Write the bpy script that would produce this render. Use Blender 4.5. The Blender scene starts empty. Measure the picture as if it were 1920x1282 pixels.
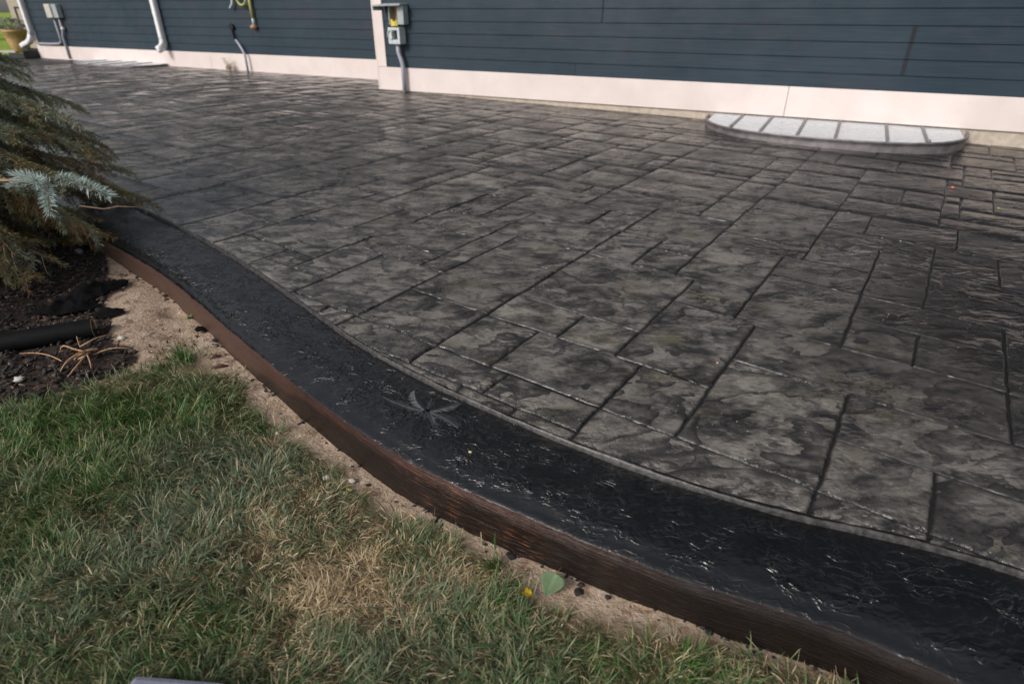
import bpy, math, random
import numpy as np
from mathutils import Vector, Matrix

random.seed(7)
RNG = np.random.default_rng(11)
C = bpy.context.scene
COL = C.collection

# ------------------------------------------------------------------ camera
FPX, PCX, PCY = 1125.0, 960.0, 641.0            # focal length in pixels of a 1920 px wide frame
PITCH = math.atan(621 / FPX)
cam_d = bpy.data.cameras.new('camera')
cam = bpy.data.objects.new('camera', cam_d)
COL.objects.link(cam)
cam.location = (0, 0, 1.0)
cam.rotation_euler = (math.pi / 2 - PITCH, 0, 0)
cam_d.sensor_width = 36
cam_d.lens = 36 * FPX / 1920
cam_d.clip_start = 0.02
cam_d.clip_end = 500
cam_d.dof.use_dof = True
cam_d.dof.focus_distance = 2.1
cam_d.dof.aperture_fstop = 2.6
C.camera = cam

# ------------------------------------------------------------------ sun and sky
WA = math.radians(-27.8)                        # direction of the house wall
WX, WY = math.cos(WA), math.sin(WA)
NX, NY = -WY, WX                                # away from the camera, into the house
sd = Vector((WX * .30 + NX * .80, WY * .30 + NY * .80, -.58)).normalized()   # the way the light travels
sun_d = bpy.data.lights.new('sun', 'SUN')
sun_d.energy = 1.5
sun_d.angle = math.radians(17)
sun_d.color = (1.0, .92, .85)
sun = bpy.data.objects.new('sun', sun_d)
COL.objects.link(sun)
sun.rotation_euler = sd.to_track_quat('-Z', 'Y').to_euler()
world = bpy.data.worlds.new('World')
C.world = world
world.use_nodes = True
wn = world.node_tree
bg = wn.nodes['Background']
sky = wn.nodes.new('ShaderNodeTexSky')
sky.sky_type = 'NISHITA'
sky.sun_disc = False
sky.sun_elevation = math.asin(-sd.z)
sky.sun_rotation = math.atan2(-sd.x, -sd.y)
sky.air_density = 1.0
sky.dust_density = 2.5
hs = wn.nodes.new('ShaderNodeHueSaturation')      # thin haze: a paler, greyer blue
hs.inputs['Saturation'].default_value = .34
wn.links.new(sky.outputs[0], hs.inputs['Color'])
wn.links.new(hs.outputs[0], bg.inputs[0])
bg.inputs[1].default_value = 0.10
C.view_settings.view_transform = 'Standard'
C.view_settings.look = 'None'
C.view_settings.gamma = 1
C.view_settings.use_curve_mapping = False
C.view_settings.exposure = 0.42

# ------------------------------------------------------------------ geometry of the place
P0X, P0Y = -1.883, 9.366                        # foot of the house corner board
cP, sP = math.cos(PITCH), math.sin(PITCH)

def along(x, y):
    return (x - P0X) * WX + (y - P0Y) * WY

def zp(x, y):                                   # top of the patio: falls 1.8 % to the right
    t = along(np.asarray(x, float), np.asarray(y, float))
    t = np.clip(t, -15, 14)
    return np.where(t > 0, -.0178 * t, -.0045 * t)

def G(px, py, dz=0.0):                          # point of the ground seen in a pixel of the photo
    dx = (px - PCX) / FPX; dy = (PCY - py) / FPX
    X, Y, Z = dx, cP + dy * sP, -sP + dy * cP
    z = 0.0
    for _ in range(12):
        t = (z + dz - 1) / Z
        z = float(zp(X * t, Y * t))
    return (X * t, Y * t, 1 + Z * t)

def wallpt(t, z, off=0.0):                      # t along the wall, off = into the house
    return Vector((P0X + WX * t + NX * off, P0Y + WY * t + NY * off, z))

def proj(x, y, z):
    z = z - 1
    d = y * cP - z * sP; u = y * sP + z * cP
    return PCX + FPX * x / d, PCY - FPX * u / d, d

# ------------------------------------------------------------------ numpy noise
def _hash(ix, iy, s):
    h = (ix * 374761393 + iy * 668265263 + s * 1442695041) & 0xffffffff
    h = ((h ^ (h >> 13)) * 1274126177) & 0xffffffff
    return ((h ^ (h >> 16)) & 0xffff) / 65535.0

def vnoise(x, y, s=0):
    x = np.asarray(x, float); y = np.asarray(y, float)
    ix = np.floor(x).astype(np.int64); iy = np.floor(y).astype(np.int64)
    fx = x - ix; fy = y - iy
    fx = fx * fx * (3 - 2 * fx); fy = fy * fy * (3 - 2 * fy)
    a = _hash(ix, iy, s); b = _hash(ix + 1, iy, s); c = _hash(ix, iy + 1, s); d = _hash(ix + 1, iy + 1, s)
    return (a + (b - a) * fx) * (1 - fy) + (c + (d - c) * fx) * fy

def fbm(x, y, sc, o=3, s=0):
    r = 0; a = .5; n = 0
    for k in range(o):
        r = r + a * vnoise(np.asarray(x) * sc * 2 ** k + 31 * k, np.asarray(y) * sc * 2 ** k - 17 * k, s + k)
        n += a; a *= .5
    return r / n

def sstep(a, b, x):
    t = np.clip((x - a) / (b - a), 0, 1)
    return t * t * (3 - 2 * t)

# ------------------------------------------------------------------ object helpers
def link(name, me, parent=None):
    o = bpy.data.objects.new(name, me)
    COL.objects.link(o)
    if parent is not None:
        o.parent = parent
    return o

def tag(o, label=None, cat=None, group=None, kind=None):
    if label: o['label'] = label
    if cat: o['category'] = cat
    if group: o['group'] = group
    if kind: o['kind'] = kind
    return o

def empty(name, loc, rz=0.0, **k):
    o = bpy.data.objects.new(name, None)
    COL.objects.link(o)
    o.location = loc
    o.rotation_euler = (0, 0, rz)
    o.empty_display_size = .05
    return tag(o, **k)

def np_mesh(name, V, polys, mat, smooth=False, cols=None, colname='tint'):
    """V (n,3); polys: (m,k) array or list of such arrays; cols (n,4) per vertex"""
    me = bpy.data.meshes.new(name)
    V = np.asarray(V, dtype=np.float32)
    if isinstance(polys, np.ndarray): polys = [polys]
    me.vertices.add(len(V))
    me.vertices.foreach_set('co', V.ravel())
    nl = sum(p.size for p in polys); npo = sum(len(p) for p in polys)
    me.loops.add(nl); me.polygons.add(npo)
    li = np.concatenate([p.ravel() for p in polys]).astype(np.int32)
    tot = np.concatenate([np.full(len(p), p.shape[1], np.int32) for p in polys])
    st = np.concatenate([[0], np.cumsum(tot)[:-1]]).astype(np.int32)
    me.loops.foreach_set('vertex_index', li)
    me.polygons.foreach_set('loop_start', st)
    me.polygons.foreach_set('loop_total', tot)
    if smooth:
        me.polygons.foreach_set('use_smooth', np.ones(npo, bool))
    if cols is not None:
        a = me.color_attributes.new(colname, 'FLOAT_COLOR', 'POINT')
        a.data.foreach_set('color', np.asarray(cols, np.float32).ravel())
    me.update(calc_edges=True)
    me.validate()
    if mat: me.materials.append(mat)
    return me

class MB:
    """collects shapes, builds one mesh object"""
    def __init__(self): self.v = []; self.f = []
    def add(self, vs, fs):
        b = len(self.v)
        self.v += [tuple(x) for x in vs]
        self.f += [[b + i for i in f] for f in fs]
    def hexa(self, p):      # 8 corners: bottom ring 0-3, top ring 4-7
        self.add(p, [(3, 2, 1, 0), (4, 5, 6, 7), (0, 1, 5, 4), (1, 2, 6, 5), (2, 3, 7, 6), (3, 0, 4, 7)])
    def box(self, x0, x1, y0, y1, z0, z1):
        self.hexa([(x0, y0, z0), (x1, y0, z0), (x1, y1, z0), (x0, y1, z0),
                   (x0, y0, z1), (x1, y0, z1), (x1, y1, z1), (x0, y1, z1)])
    def wbox(self, t0, t1, o0, o1, z0, z1):   # box aligned with the wall
        self.hexa([wallpt(t0, z0, o0), wallpt(t1, z0, o0), wallpt(t1, z0, o1), wallpt(t0, z0, o1),
                   wallpt(t0, z1, o0), wallpt(t1, z1, o0), wallpt(t1, z1, o1), wallpt(t0, z1, o1)])
    def tube(self, pts, r, n=10, caps=True, squash=None):
        pts = [Vector(p) for p in pts]
        rs = r if isinstance(r, (list, tuple)) else [r] * len(pts)
        rings = []; up = None
        for i, p in enumerate(pts):
            d = (pts[min(i + 1, len(pts) - 1)] - pts[max(i - 1, 0)]).normalized()
            if up is None:
                up = Vector((0, 0, 1)) if abs(d.z) < .9 else Vector((WX, WY, 0))
            a = d.cross(up).normalized(); b = a.cross(d).normalized(); up = b
            ring = []
            for k in range(n):
                th = 2 * math.pi * (k + .5) / n
                ca, sa = math.cos(th), math.sin(th)
                if squash:      # rounded square section
                    m = max(abs(ca), abs(sa)); q = .75 / m + .25
                    ca *= q * squash[0]; sa *= q * squash[1]
                ring.append(p + (a * ca + b * sa) * rs[i])
            rings.append(ring)
        b0 = len(self.v)
        for ring in rings: self.v += [tuple(x) for x in ring]
        for i in range(len(rings) - 1):
            for k in range(n):
                a = b0 + i * n + k; b = b0 + i * n + (k + 1) % n
                self.f.append([a, b, b + n, a + n])
        if caps:
            self.f.append([b0 + k for k in range(n)][::-1])
            self.f.append([b0 + (len(rings) - 1) * n + k for k in range(n)])
    def blob(self, c, r, seed=0, n=7, m=5, sq=(1, 1, 1), rough=.25):
        rg = random.Random(seed)
        vs = []; fs = []
        vs.append((c[0], c[1], c[2] + r * sq[2]))
        for i in range(1, m):
            for k in range(n):
                th = math.pi * i / m; ph = 2 * math.pi * k / n + i * .3
                q = r * (1 + rg.uniform(-rough, rough))
                vs.append((c[0] + q * sq[0] * math.sin(th) * math.cos(ph), c[1] + q * sq[1] * math.sin(th) * math.sin(ph), c[2] + q * sq[2] * math.cos(th)))
        vs.append((c[0], c[1], c[2] - r * sq[2]))
        for k in range(n): fs.append([0, 1 + k, 1 + (k + 1) % n])
        for i in range(m - 2):
            for k in range(n):
                a = 1 + i * n + k; b = 1 + i * n + (k + 1) % n
                fs.append([a, a + n, b + n, b])
        L = len(vs) - 1
        for k in range(n): fs.append([L, 1 + (m - 2) * n + (k + 1) % n, 1 + (m - 2) * n + k])
        self.add(vs, fs)
    def build(self, name, mat, parent=None, smooth=False, bevel=0, sub=0):
        me = bpy.data.meshes.new(name)
        me.from_pydata(self.v, [], self.f)
        me.update()
        if mat: me.materials.append(mat)
        if smooth:
            for p in me.polygons: p.use_smooth = True
        o = link(name, me, parent)
        if parent is not None:
            o.matrix_parent_inverse = Matrix.LocRotScale(parent.location, parent.rotation_euler, None).inverted()
        if bevel:
            b = o.modifiers.new('b', 'BEVEL'); b.width = bevel; b.segments = 2; b.limit_method = 'ANGLE'
        if sub:
            b = o.modifiers.new('s', 'SUBSURF'); b.levels = sub; b.render_levels = sub
        return o

def adopt(o, parent):
    o.parent = parent
    o.matrix_parent_inverse = Matrix.LocRotScale(parent.location, parent.rotation_euler, None).inverted()
    return o

# ------------------------------------------------------------------ materials
class NT:
    def __init__(self, name):
        self.m = bpy.data.materials.new(name); self.m.use_nodes = True
        self.t = self.m.node_tree; self.n = self.t.nodes
        self.b = self.n['Principled BSDF']; self.out = self.n['Material Output']
        self.pos = self.n.new('ShaderNodeNewGeometry').outputs['Position']
    def put(self, sock, val):
        if hasattr(val, 'is_output') or isinstance(val, bpy.types.NodeSocket): self.t.links.new(val, sock)
        else: sock.default_value = val
    def math(self, op, a, b=0.0, c=0.0, clamp=False):
        x = self.n.new('ShaderNodeMath'); x.operation = op; x.use_clamp = clamp
        self.put(x.inputs[0], a); self.put(x.inputs[1], b); self.put(x.inputs[2], c)
        return x.outputs[0]
    def vmath(self, op, a, b):
        x = self.n.new('ShaderNodeVectorMath'); x.operation = op
        self.put(x.inputs[0], a); self.put(x.inputs[1], b)
        return x.outputs[0]
    def noise(self, scale, detail=4, rough=.55, dist=0.0, vec=None):
        x = self.n.new('ShaderNodeTexNoise')
        self.put(x.inputs['Vector'], vec if vec is not None else self.pos)
        x.inputs['Scale'].default_value = scale; x.inputs['Detail'].default_value = detail
        x.inputs['Roughness'].default_value = rough; x.inputs['Distortion'].default_value = dist
        return x.outputs['Fac']
    def voro(self, scale, vec=None, feature='F1', out='Distance', rand=1.0):
        x = self.n.new('ShaderNodeTexVoronoi'); x.feature = feature
        self.put(x.inputs['Vector'], vec if vec is not None else self.pos)
        x.inputs['Scale'].default_value = scale; x.inputs['Randomness'].default_value = rand
        return x.outputs[out], x.outputs['Color']
    def ss(self, a, b, x):
        r = self.n.new('ShaderNodeMapRange'); r.interpolation_type = 'SMOOTHSTEP'
        self.put(r.inputs['Value'], x); r.inputs['From Min'].default_value = a; r.inputs['From Max'].default_value = b
        return r.outputs[0]
    def rng(self, x, a, b, c, d):
        r = self.n.new('ShaderNodeMapRange'); self.put(r.inputs['Value'], x)
        for i, v in enumerate((a, b, c, d)): r.inputs[1 + i].default_value = v
        return r.outputs[0]
    def mix(self, f, a, b, mode='MIX'):
        x = self.n.new('ShaderNodeMix'); x.data_type = 'RGBA'; x.blend_type = mode
        self.put(x.inputs[0], f)
        self.put(x.inputs[6], a + (1,) if isinstance(a, tuple) else a)
        self.put(x.inputs[7], b + (1,) if isinstance(b, tuple) else b)
        return x.outputs[2]
    def attr(self, name):
        x = self.n.new('ShaderNodeAttribute'); x.attribute_name = name
        return x
    def sep(self, v):
        x = self.n.new('ShaderNodeSeparateXYZ'); self.put(x.inputs[0], v); return x.outputs
    def comb(self, a, b, c):
        x = self.n.new('ShaderNodeCombineXYZ')
        for i, v in enumerate((a, b, c)): self.put(x.inputs[i], v)
        return x.outputs[0]
    def bump(self, h, dist, strength=1.0, normal=None):
        x = self.n.new('ShaderNodeBump'); x.inputs['Strength'].default_value = strength
        x.inputs['Distance'].default_value = dist; self.put(x.inputs['Height'], h)
        if normal is not None: self.put(x.inputs['Normal'], normal)
        return x.outputs[0]
    def done(self, col=None, rough=None, normal=None, spec=None, coat=None, metal=None):
        if col is not None: self.put(self.b.inputs['Base Color'], col + (1,) if isinstance(col, tuple) else col)
        if rough is not None: self.put(self.b.inputs['Roughness'], rough)
        if normal is not None: self.put(self.b.inputs['Normal'], normal)
        if spec is not None: self.put(self.b.inputs['Specular IOR Level'], spec)
        if coat is not None: self.put(self.b.inputs['Coat Weight'], coat)
        if metal is not None: self.b.inputs['Metallic'].default_value = metal
        return self.m

def simple(name, col, rough=.6, var=.2, sc=30, bump=.0005, metal=0, spec=.5):
    t = NT(name)
    n = t.noise(sc, 4)
    c = t.mix(t.rng(n, .3, .7, 0, 1), tuple(v * (1 - var) for v in col), tuple(min(1, v * (1 + var)) for v in col))
    return t.done(c, t.rng(n, .3, .7, rough - .07, min(1, rough + .1)), t.bump(t.noise(sc * 4, 3), bump), metal=metal, spec=spec)

# stamped concrete stone
t = NT('stamped_stone')
pa = t.attr('tint'); pr = t.sep(pa.outputs['Vector'])
rnd, wet_shade, peb = pr[0], pr[1], pr[2]
off = t.math('MULTIPLY', rnd, 23.0)
v = t.vmath('ADD', t.pos, t.comb(off, off, off))
v = t.vmath('MULTIPLY', v, (.78, 1.2, 1.0))
w = t.noise(3.1, 4, .50, .25, v)
saw = t.math('FRACT', t.math('MULTIPLY', w, 6.0))
cf = t.ss(.0, .55, saw)
msk = t.ss(.38, .50, t.noise(3.6, 3, .5, .2, t.vmath('ADD', v, (5., 9., 0.))))
w2 = t.noise(6.5, 4, .55, .15, t.vmath('ADD', v, (15., 3., 0.)))
saw2 = t.math('FRACT', t.math('MULTIPLY', w2, 5.4))
cf2 = t.ss(.0, .5, saw2)
msk2 = t.math('MULTIPLY', t.ss(.44, .54, t.noise(4.6, 3, .5, 0, t.vmath('ADD', v, (1., 7., 3.)))), .85)
d1 = t.math('SUBTRACT', 1.0, t.math('MULTIPLY', t.math('MULTIPLY', msk, 1.0), t.math('SUBTRACT', 1.0, cf)))
d2 = t.math('SUBTRACT', 1.0, t.math('MULTIPLY', msk2, t.math('SUBTRACT', 1.0, cf2)))
cl = t.math('MULTIPLY', d1, d2)
mot = t.noise(8, 7, .66, .15, v)
mot2 = t.noise(60, 5, .65, 0, v)
stain = t.math('SUBTRACT', 1.0, t.math('MULTIPLY', t.math('SUBTRACT', 1.0, cl), .86))
fac = t.math('MULTIPLY', stain, t.rng(mot, .37, .62, .12, 1.25))
fac = t.math('MULTIPLY', fac, t.rng(mot2, .32, .66, .45, 1.25), clamp=True)
light = t.mix(t.rng(t.noise(1.6, 3, .5, 0, v), .35, .65, 0, 1), (.31, .283, .246), (.225, .205, .187))
light = t.mix(t.ss(.54, .70, t.noise(5, 3, .5, 0, t.vmath('ADD', v, (3., 3., 9.)))), light, (.17, .15, .105))
light = t.mix(t.rng(rnd, 0.0, 1.0, 0.0, .42), light, (.085, .076, .068))
col = t.mix(fac, (.013, .0125, .014), light)
col = t.mix(t.math('MULTIPLY', wet_shade, .86, clamp=True), col, (.013, .0105, .0095))  # sealed wet tone, and shade on the right painted into the colour
col = t.mix(t.math('MULTIPLY', t.math('ADD', pa.outputs['Alpha'], t.math('MULTIPLY', t.math('SUBTRACT', t.noise(30, 3), .5), .6), clamp=True), t.math('MULTIPLY', t.ss(.0, .25, pa.outputs['Alpha']), .88)), col, (.020, .019, .020))
grain = t.noise(330, 2, .6)
col = t.mix(t.rng(grain, .35, .68, 0, .35), col, t.mix(.5, col, (.02, .02, .02)))
vd, vc = t.voro(62)
spk = t.math('MULTIPLY', t.math('LESS_THAN', vd, t.math('MULTIPLY', t.sep(vc)[1], .15)), t.math('GREATER_THAN', t.sep(vc)[0], .72))
spk = t.math('MULTIPLY', spk, t.ss(.38, .55, t.noise(1.9, 2)))
col = t.mix(t.math('MULTIPLY', spk, .75), col, (.62, .64, .62))
wavy = t.noise(34, 3, .55, 1.6)
h = t.math('ADD', t.math('MULTIPLY', cl, 1.7), t.math('MULTIPLY', mot, .55))
h = t.math('ADD', h, t.math('MULTIPLY', mot2, .30))
h = t.math('ADD', h, t.math('MULTIPLY', t.noise(17, 5, .6, .4, v), .45))
h = t.math('ADD', h, t.math('MULTIPLY', t.math('MULTIPLY', wavy, peb), 1.4))
lf = t.math('SUBTRACT', 1.0, t.ss(-3.2, -1.0, t.sep(t.pos)[0]))
h = t.math('MULTIPLY', h, t.math('SUBTRACT', 1.0, t.math('MULTIPLY', lf, .6)))
nrm = t.bump(h, .0052)
nrm = t.bump(grain, .0006, .8, nrm)
ro = t.rng(t.noise(2.3, 4), .35, .65, .17, .38)
ro = t.math('SUBTRACT', ro, t.math('ADD', t.math('MULTIPLY', wet_shade, .05), t.math('MULTIPLY', lf, .07)))
M_STONE = t.done(col, ro, nrm, spec=.65)

t = NT('joint_dark')
M_JOINT = t.done(t.mix(t.noise(40), (.008, .008, .009), (.03, .028, .027)), .45, t.bump(t.noise(90), .002))

t = NT('patio_rim_concrete')
M_RIM = t.done(t.mix(t.rng(t.noise(60, 4), .35, .65, 0, 1), (.022, .021, .021), (.080, .076, .075)), .34, t.bump(t.noise(150, 4), .0012))

# black curb top and brown face: uv.x = metres along, uv.y = across
t = NT('curb_sealed')
pa = t.attr('tint'); pr = t.sep(pa.outputs['Vector'])   # r = face factor, g = s along / 10, b = across
s_al = t.math('MULTIPLY', pr[1], 10.0); s_ac = pr[2]; face = pr[0]
sv = t.comb(t.math('MULTIPLY', s_al, 1.0), t.math('MULTIPLY', s_ac, 1.0), 0.0)
grainv = t.comb(t.math('MULTIPLY', s_al, 5.0), t.math('MULTIPLY', s_ac, 190.0), 0.0)
fib = t.noise(1.0, 4, .6, .15, grainv)
grainv2 = t.comb(t.math('MULTIPLY', s_al, 13.0), t.math('MULTIPLY', s_ac, 480.0), 4.0)
fib2 = t.noise(1.0, 2, .5, 0, grainv2)
top = t.mix(t.rng(t.noise(9, 4), .35, .65, 0, 1), (.0020, .0021, .0026), (.0055, .0055, .0065))
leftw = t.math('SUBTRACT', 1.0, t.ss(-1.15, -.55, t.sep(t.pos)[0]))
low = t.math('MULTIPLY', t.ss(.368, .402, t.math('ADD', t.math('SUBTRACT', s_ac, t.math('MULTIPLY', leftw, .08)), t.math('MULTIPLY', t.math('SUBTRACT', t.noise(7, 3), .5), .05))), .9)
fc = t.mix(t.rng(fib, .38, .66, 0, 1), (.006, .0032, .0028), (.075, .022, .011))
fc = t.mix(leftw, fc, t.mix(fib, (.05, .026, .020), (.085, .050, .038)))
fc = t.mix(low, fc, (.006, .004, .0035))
strk = t.math('MULTIPLY', t.ss(.62, .69, fib2), t.ss(.50, .62, t.noise(3.2, 2)))
strk = t.math('MULTIPLY', strk, t.math('MULTIPLY', t.ss(-.75, -.55, t.sep(t.pos)[0]), t.math('SUBTRACT', 1.0, t.ss(.15, .45, t.sep(t.pos)[0]))))
fc = t.mix(strk, fc, (.38, .13, .05))  # worn orange streaks and sun glints, painted into the face colour
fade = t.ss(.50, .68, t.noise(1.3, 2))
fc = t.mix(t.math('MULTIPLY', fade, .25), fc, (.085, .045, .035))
fc = t.mix(t.math('MULTIPLY', t.ss(-.1, .45, t.sep(t.pos)[0]), .88), fc, (.008, .005, .004))  # shade towards the right end, painted into the face colour
nz = t.noise(24, 2)
mixf = t.ss(.42, .60, t.math('ADD', face, t.math('MULTIPLY', t.math('SUBTRACT', nz, .5), .35)))
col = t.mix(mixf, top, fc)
pv = t.vmath('MULTIPLY', t.pos, (.8, 1.25, 1.0))
rb = t.noise(21, 2.6, .55, .9, pv)
ridge = t.math('SUBTRACT', 1.0, t.math('MULTIPLY', t.math('ABSOLUTE', t.math('SUBTRACT', rb, .5)), 11.0), clamp=True)
ridge = t.math('POWER', ridge, 1.6)
sel = t.ss(.42, .56, t.noise(10, 2))
hm = t.noise(5.5, 2, .5)
hh = t.math('ADD', t.math('MULTIPLY', t.math('MULTIPLY', ridge, sel), .42), t.math('MULTIPLY', t.noise(27, 2.2, .5, .5, pv), 1.0))
hh = t.math('ADD', hh, t.math('MULTIPLY', t.noise(64, 2.5, .5, .3, pv), .36))
hh = t.math('MULTIPLY', hh, t.math('SUBTRACT', 1.0, t.math('MULTIPLY', t.ss(.272, .312, s_ac), .70)))
hh = t.math('ADD', hh, t.math('MULTIPLY', hm, .5))
hf = t.math('ADD', t.math('MULTIPLY', fib, .75), t.math('MULTIPLY', fib2, .3))
n1 = t.bump(hh, .0070)
n2 = t.bump(hf, .0042)
mx = t.n.new('ShaderNodeMix'); mx.data_type = 'VECTOR'
t.put(mx.inputs[0], mixf); t.put(mx.inputs[4], n1); t.put(mx.inputs[5], n2)
ro = t.rng(t.noise(6, 3, .6), .38, .64, .24, .34)
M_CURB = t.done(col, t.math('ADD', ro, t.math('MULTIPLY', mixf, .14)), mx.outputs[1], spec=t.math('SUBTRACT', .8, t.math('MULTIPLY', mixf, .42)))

t = NT('imprint_sealed')
M_IMPR = t.done(t.mix(t.noise(40, 3), (.018, .021, .024), (.052, .058, .063)), .40, t.bump(t.noise(140, 3), .0012), spec=.5)

# ground
t = NT('soil')
za = t.attr('tint'); z3 = t.sep(za.outputs['Vector'])   # r = dirt, g = mulch, b = far lawn
d = t.mix(t.rng(t.noise(7, 5, .6, .3), .32, .68, 0, 1), (.34, .245, .175), (.52, .405, .31))
d = t.mix(t.ss(.52, .66, t.noise(22, 4)), d, (.26, .175, .115))
d = t.mix(t.ss(.60, .70, t.noise(60, 3)), d, (.60, .50, .42))
mu = t.mix(t.noise(40, 4), (.014, .011, .010), (.075, .055, .045))
lw = t.mix(t.noise(24, 4), (.07, .058, .030), (.24, .19, .11))
far = t.mix(t.noise(1.2, 4), (.17, .26, .035), (.33, .42, .06))
c = t.mix(z3[0], lw, d)
nm = t.math('MULTIPLY', t.math('SUBTRACT', t.noise(26, 3), .5), .8)
c = t.mix(t.ss(.35, .65, t.math('ADD', z3[1], nm)), c, mu)
c = t.mix(z3[2], c, far)
hn = t.math('ADD', t.noise(28, 6, .65), t.math('MULTIPLY', t.noise(120, 3), .35))
M_SOIL = t.done(c, .95, t.bump(hn, .014), spec=.2)

def leafy(name, rough=.5, trans=.25, spec=.3):
    t = NT(name)
    a = t.attr('tint')
    c = t.mix(t.rng(t.noise(90, 2), .3, .7, 0, .35), a.outputs['Color'], t.mix(1.0, a.outputs['Color'], (.6, .6, .5), 'MULTIPLY'))
    t.done(c, rough, spec=spec)
    tr = t.n.new('ShaderNodeBsdfTranslucent'); t.put(tr.inputs['Color'], c)
    ms = t.n.new('ShaderNodeMixShader'); ms.inputs[0].default_value = trans
    t.t.links.new(t.b.outputs[0], ms.inputs[1]); t.t.links.new(tr.outputs[0], ms.inputs[2])
    t.t.links.new(ms.outputs[0], t.out.inputs[0])
    return t.m
M_GRASS = leafy('grass_blades', .45, .3)
M_NEEDLE = leafy('spruce_needles', .5, .25)
M_LEAF = leafy('leaf', .5, .2)

# siding
t = NT('blue_siding')
q = t.sep(t.pos)
uu = t.math('ADD', t.math('MULTIPLY', q[0], WX), t.math('MULTIPLY', q[1], WY))
wv = t.comb(t.math('MULTIPLY', uu, 2.0), t.math('MULTIPLY', q[2], 60.0), 0.0)
gr = t.noise(1.0, 5, .6, .3, wv)
c = t.mix(t.rng(t.noise(1.1, 4), .35, .65, 0, 1), (.013, .028, .044), (.022, .038, .055))
c = t.mix(t.ss(.55, .70, t.noise(1.7, 3, .6, .4)), c, (.027, .033, .049))
c = t.mix(t.rng(gr, .35, .65, 0, .22), c, (.05, .075, .095))
M_SIDING = t.done(c, t.rng(t.noise(5), .3, .7, .42, .62), t.bump(gr, .0012), spec=.22)
t = NT('white_trim')
c = t.mix(t.rng(t.noise(3, 5), .35, .7, 0, 1), (.76, .675, .65), (.69, .60, .57))
c = t.mix(t.math('MULTIPLY', t.ss(.66, .74, t.noise(30, 4)), .3), c, (.5, .4, .34))
M_TRIM = t.done(c, .5, t.bump(t.noise(60, 3), .0006))
M_FOUND = simple('foundation_concrete', (.50, .43, .36), .85, .2, 18, .004)
M_SEAM = simple('seam_strip', (.027, .029, .036), .8, spec=.15)
M_WHITE = simple('white_downspout', (.80, .80, .82), .3, .05, 9)
M_GREYBOX = simple('grey_enclosure', (.33, .38, .39), .45, .12, 14)
M_BEIGEBOX = simple('beige_enclosure', (.50, .47, .43), .5, .08)
M_PALEBOX = simple('pale_grey_plastic', (.52, .57, .59), .45, .1, 20)
M_PVC = simple('grey_conduit', (.36, .36, .42), .45, .12)
M_RUST = simple('rusty_brown', (.26, .13, .06), .7, .4, 40)
M_YELLOW = simple('yellow_plastic', (.75, .60, .08), .5, .15)
M_HOSE = simple('yellow_green_tube', (.36, .38, .11), .5, .15)
M_COPPER = simple('copper_brown_fitting', (.36, .19, .12), .5, .3, 60)
M_DARK = simple('dark_interior', (.02, .02, .02), .6)
M_ROOF = simple('roof_shingle', (.06, .06, .065), .9, .3, 6, .01)
M_PANEL = simple('white_cover_panel', (.62, .67, .71), .25, .05, 4, .0008)
M_GALV = simple('galvanised_steel', (.24, .22, .23), .5, .3, 12, .002, metal=.55)
M_RIB = simple('grey_rib', (.20, .19, .20), .45, .2)
M_PIPE = simple('black_pipe', (.005, .005, .006), .62, .3, 25, .001, spec=.15)
M_PIPEIN = simple('pipe_inside_dusty', (.22, .15, .09), .85, .4, 30, .002)
M_FABRIC = simple('black_landscape_fabric', (.005, .005, .006), .9, .4, 50, .004, spec=.12)
M_MULCH = [simple('mulch_a', (.035, .028, .026), .85, .4, 90, .003), simple('mulch_b', (.10, .05, .038), .85, .4, 90, .003), simple('mulch_c', (.15, .115, .09), .85, .4, 90, .003)]
M_STRAW = simple('dry_stem', (.46, .27, .15), .7, .3, 60, .001)
M_PALESTRAW = simple('pale_dry_grass', (.50, .40, .27), .7, .3, 60, .001)
M_PEBBLE = simple('pale_pebble', (.58, .53, .48), .7, .25, 70, .002)
M_CRUMB = simple('black_concrete_crumb', (.018, .018, .020), .5, .5, 80, .003)
M_BARK = simple('spruce_bark', (.17, .105, .065), .85, .4, 60, .004)
M_TWIG = simple('spruce_twig_wood', (.30, .19, .12), .8, .3, 90, .001)
M_TANWALL = simple('tan_stucco', (.36, .31, .26), .85, .1, 3, .002)
M_POT = simple('ochre_planter', (.42, .27, .12), .6, .3, 6)
M_SHRUB = leafy('shrub_leaves', .5, .2)
M_BLUESTONE = simple('blue_grey_paver', (.20, .21, .27), .6, .15, 20, .001)

# ------------------------------------------------------------------ curves of the border
def smooth_poly(pts, step, it=3):
    p = np.array(pts, float)
    for _ in range(it):
        q = p.copy(); q[1:-1] = .25 * p[:-2] + .5 * p[1:-1] + .25 * p[2:]; p = q
    # catmull-rom resample
    d = np.concatenate([[0], np.cumsum(np.hypot(*np.diff(p, axis=0).T))])
    out = []
    P = np.vstack([2 * p[0] - p[1], p, 2 * p[-1] - p[-2]])
    for i in range(len(p) - 1):
        n = max(2, int((d[i + 1] - d[i]) / (step * .5)))
        for k in range(n):
            s = k / n
            a, b, c, e = P[i], P[i + 1], P[i + 2], P[i + 3]
            out.append(.5 * ((2 * b) + (-a + c) * s + (2 * a - 5 * b + 4 * c - e) * s * s + (-a + 3 * b - 3 * c + e) * s ** 3))
    out.append(p[-1]); out = np.array(out)
    d = np.concatenate([[0], np.cumsum(np.hypot(*np.diff(out, axis=0).T))])
    s = np.arange(0, d[-1], step)
    return np.column_stack([np.interp(s, d, out[:, 0]), np.interp(s, d, out[:, 1])]), s

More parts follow.
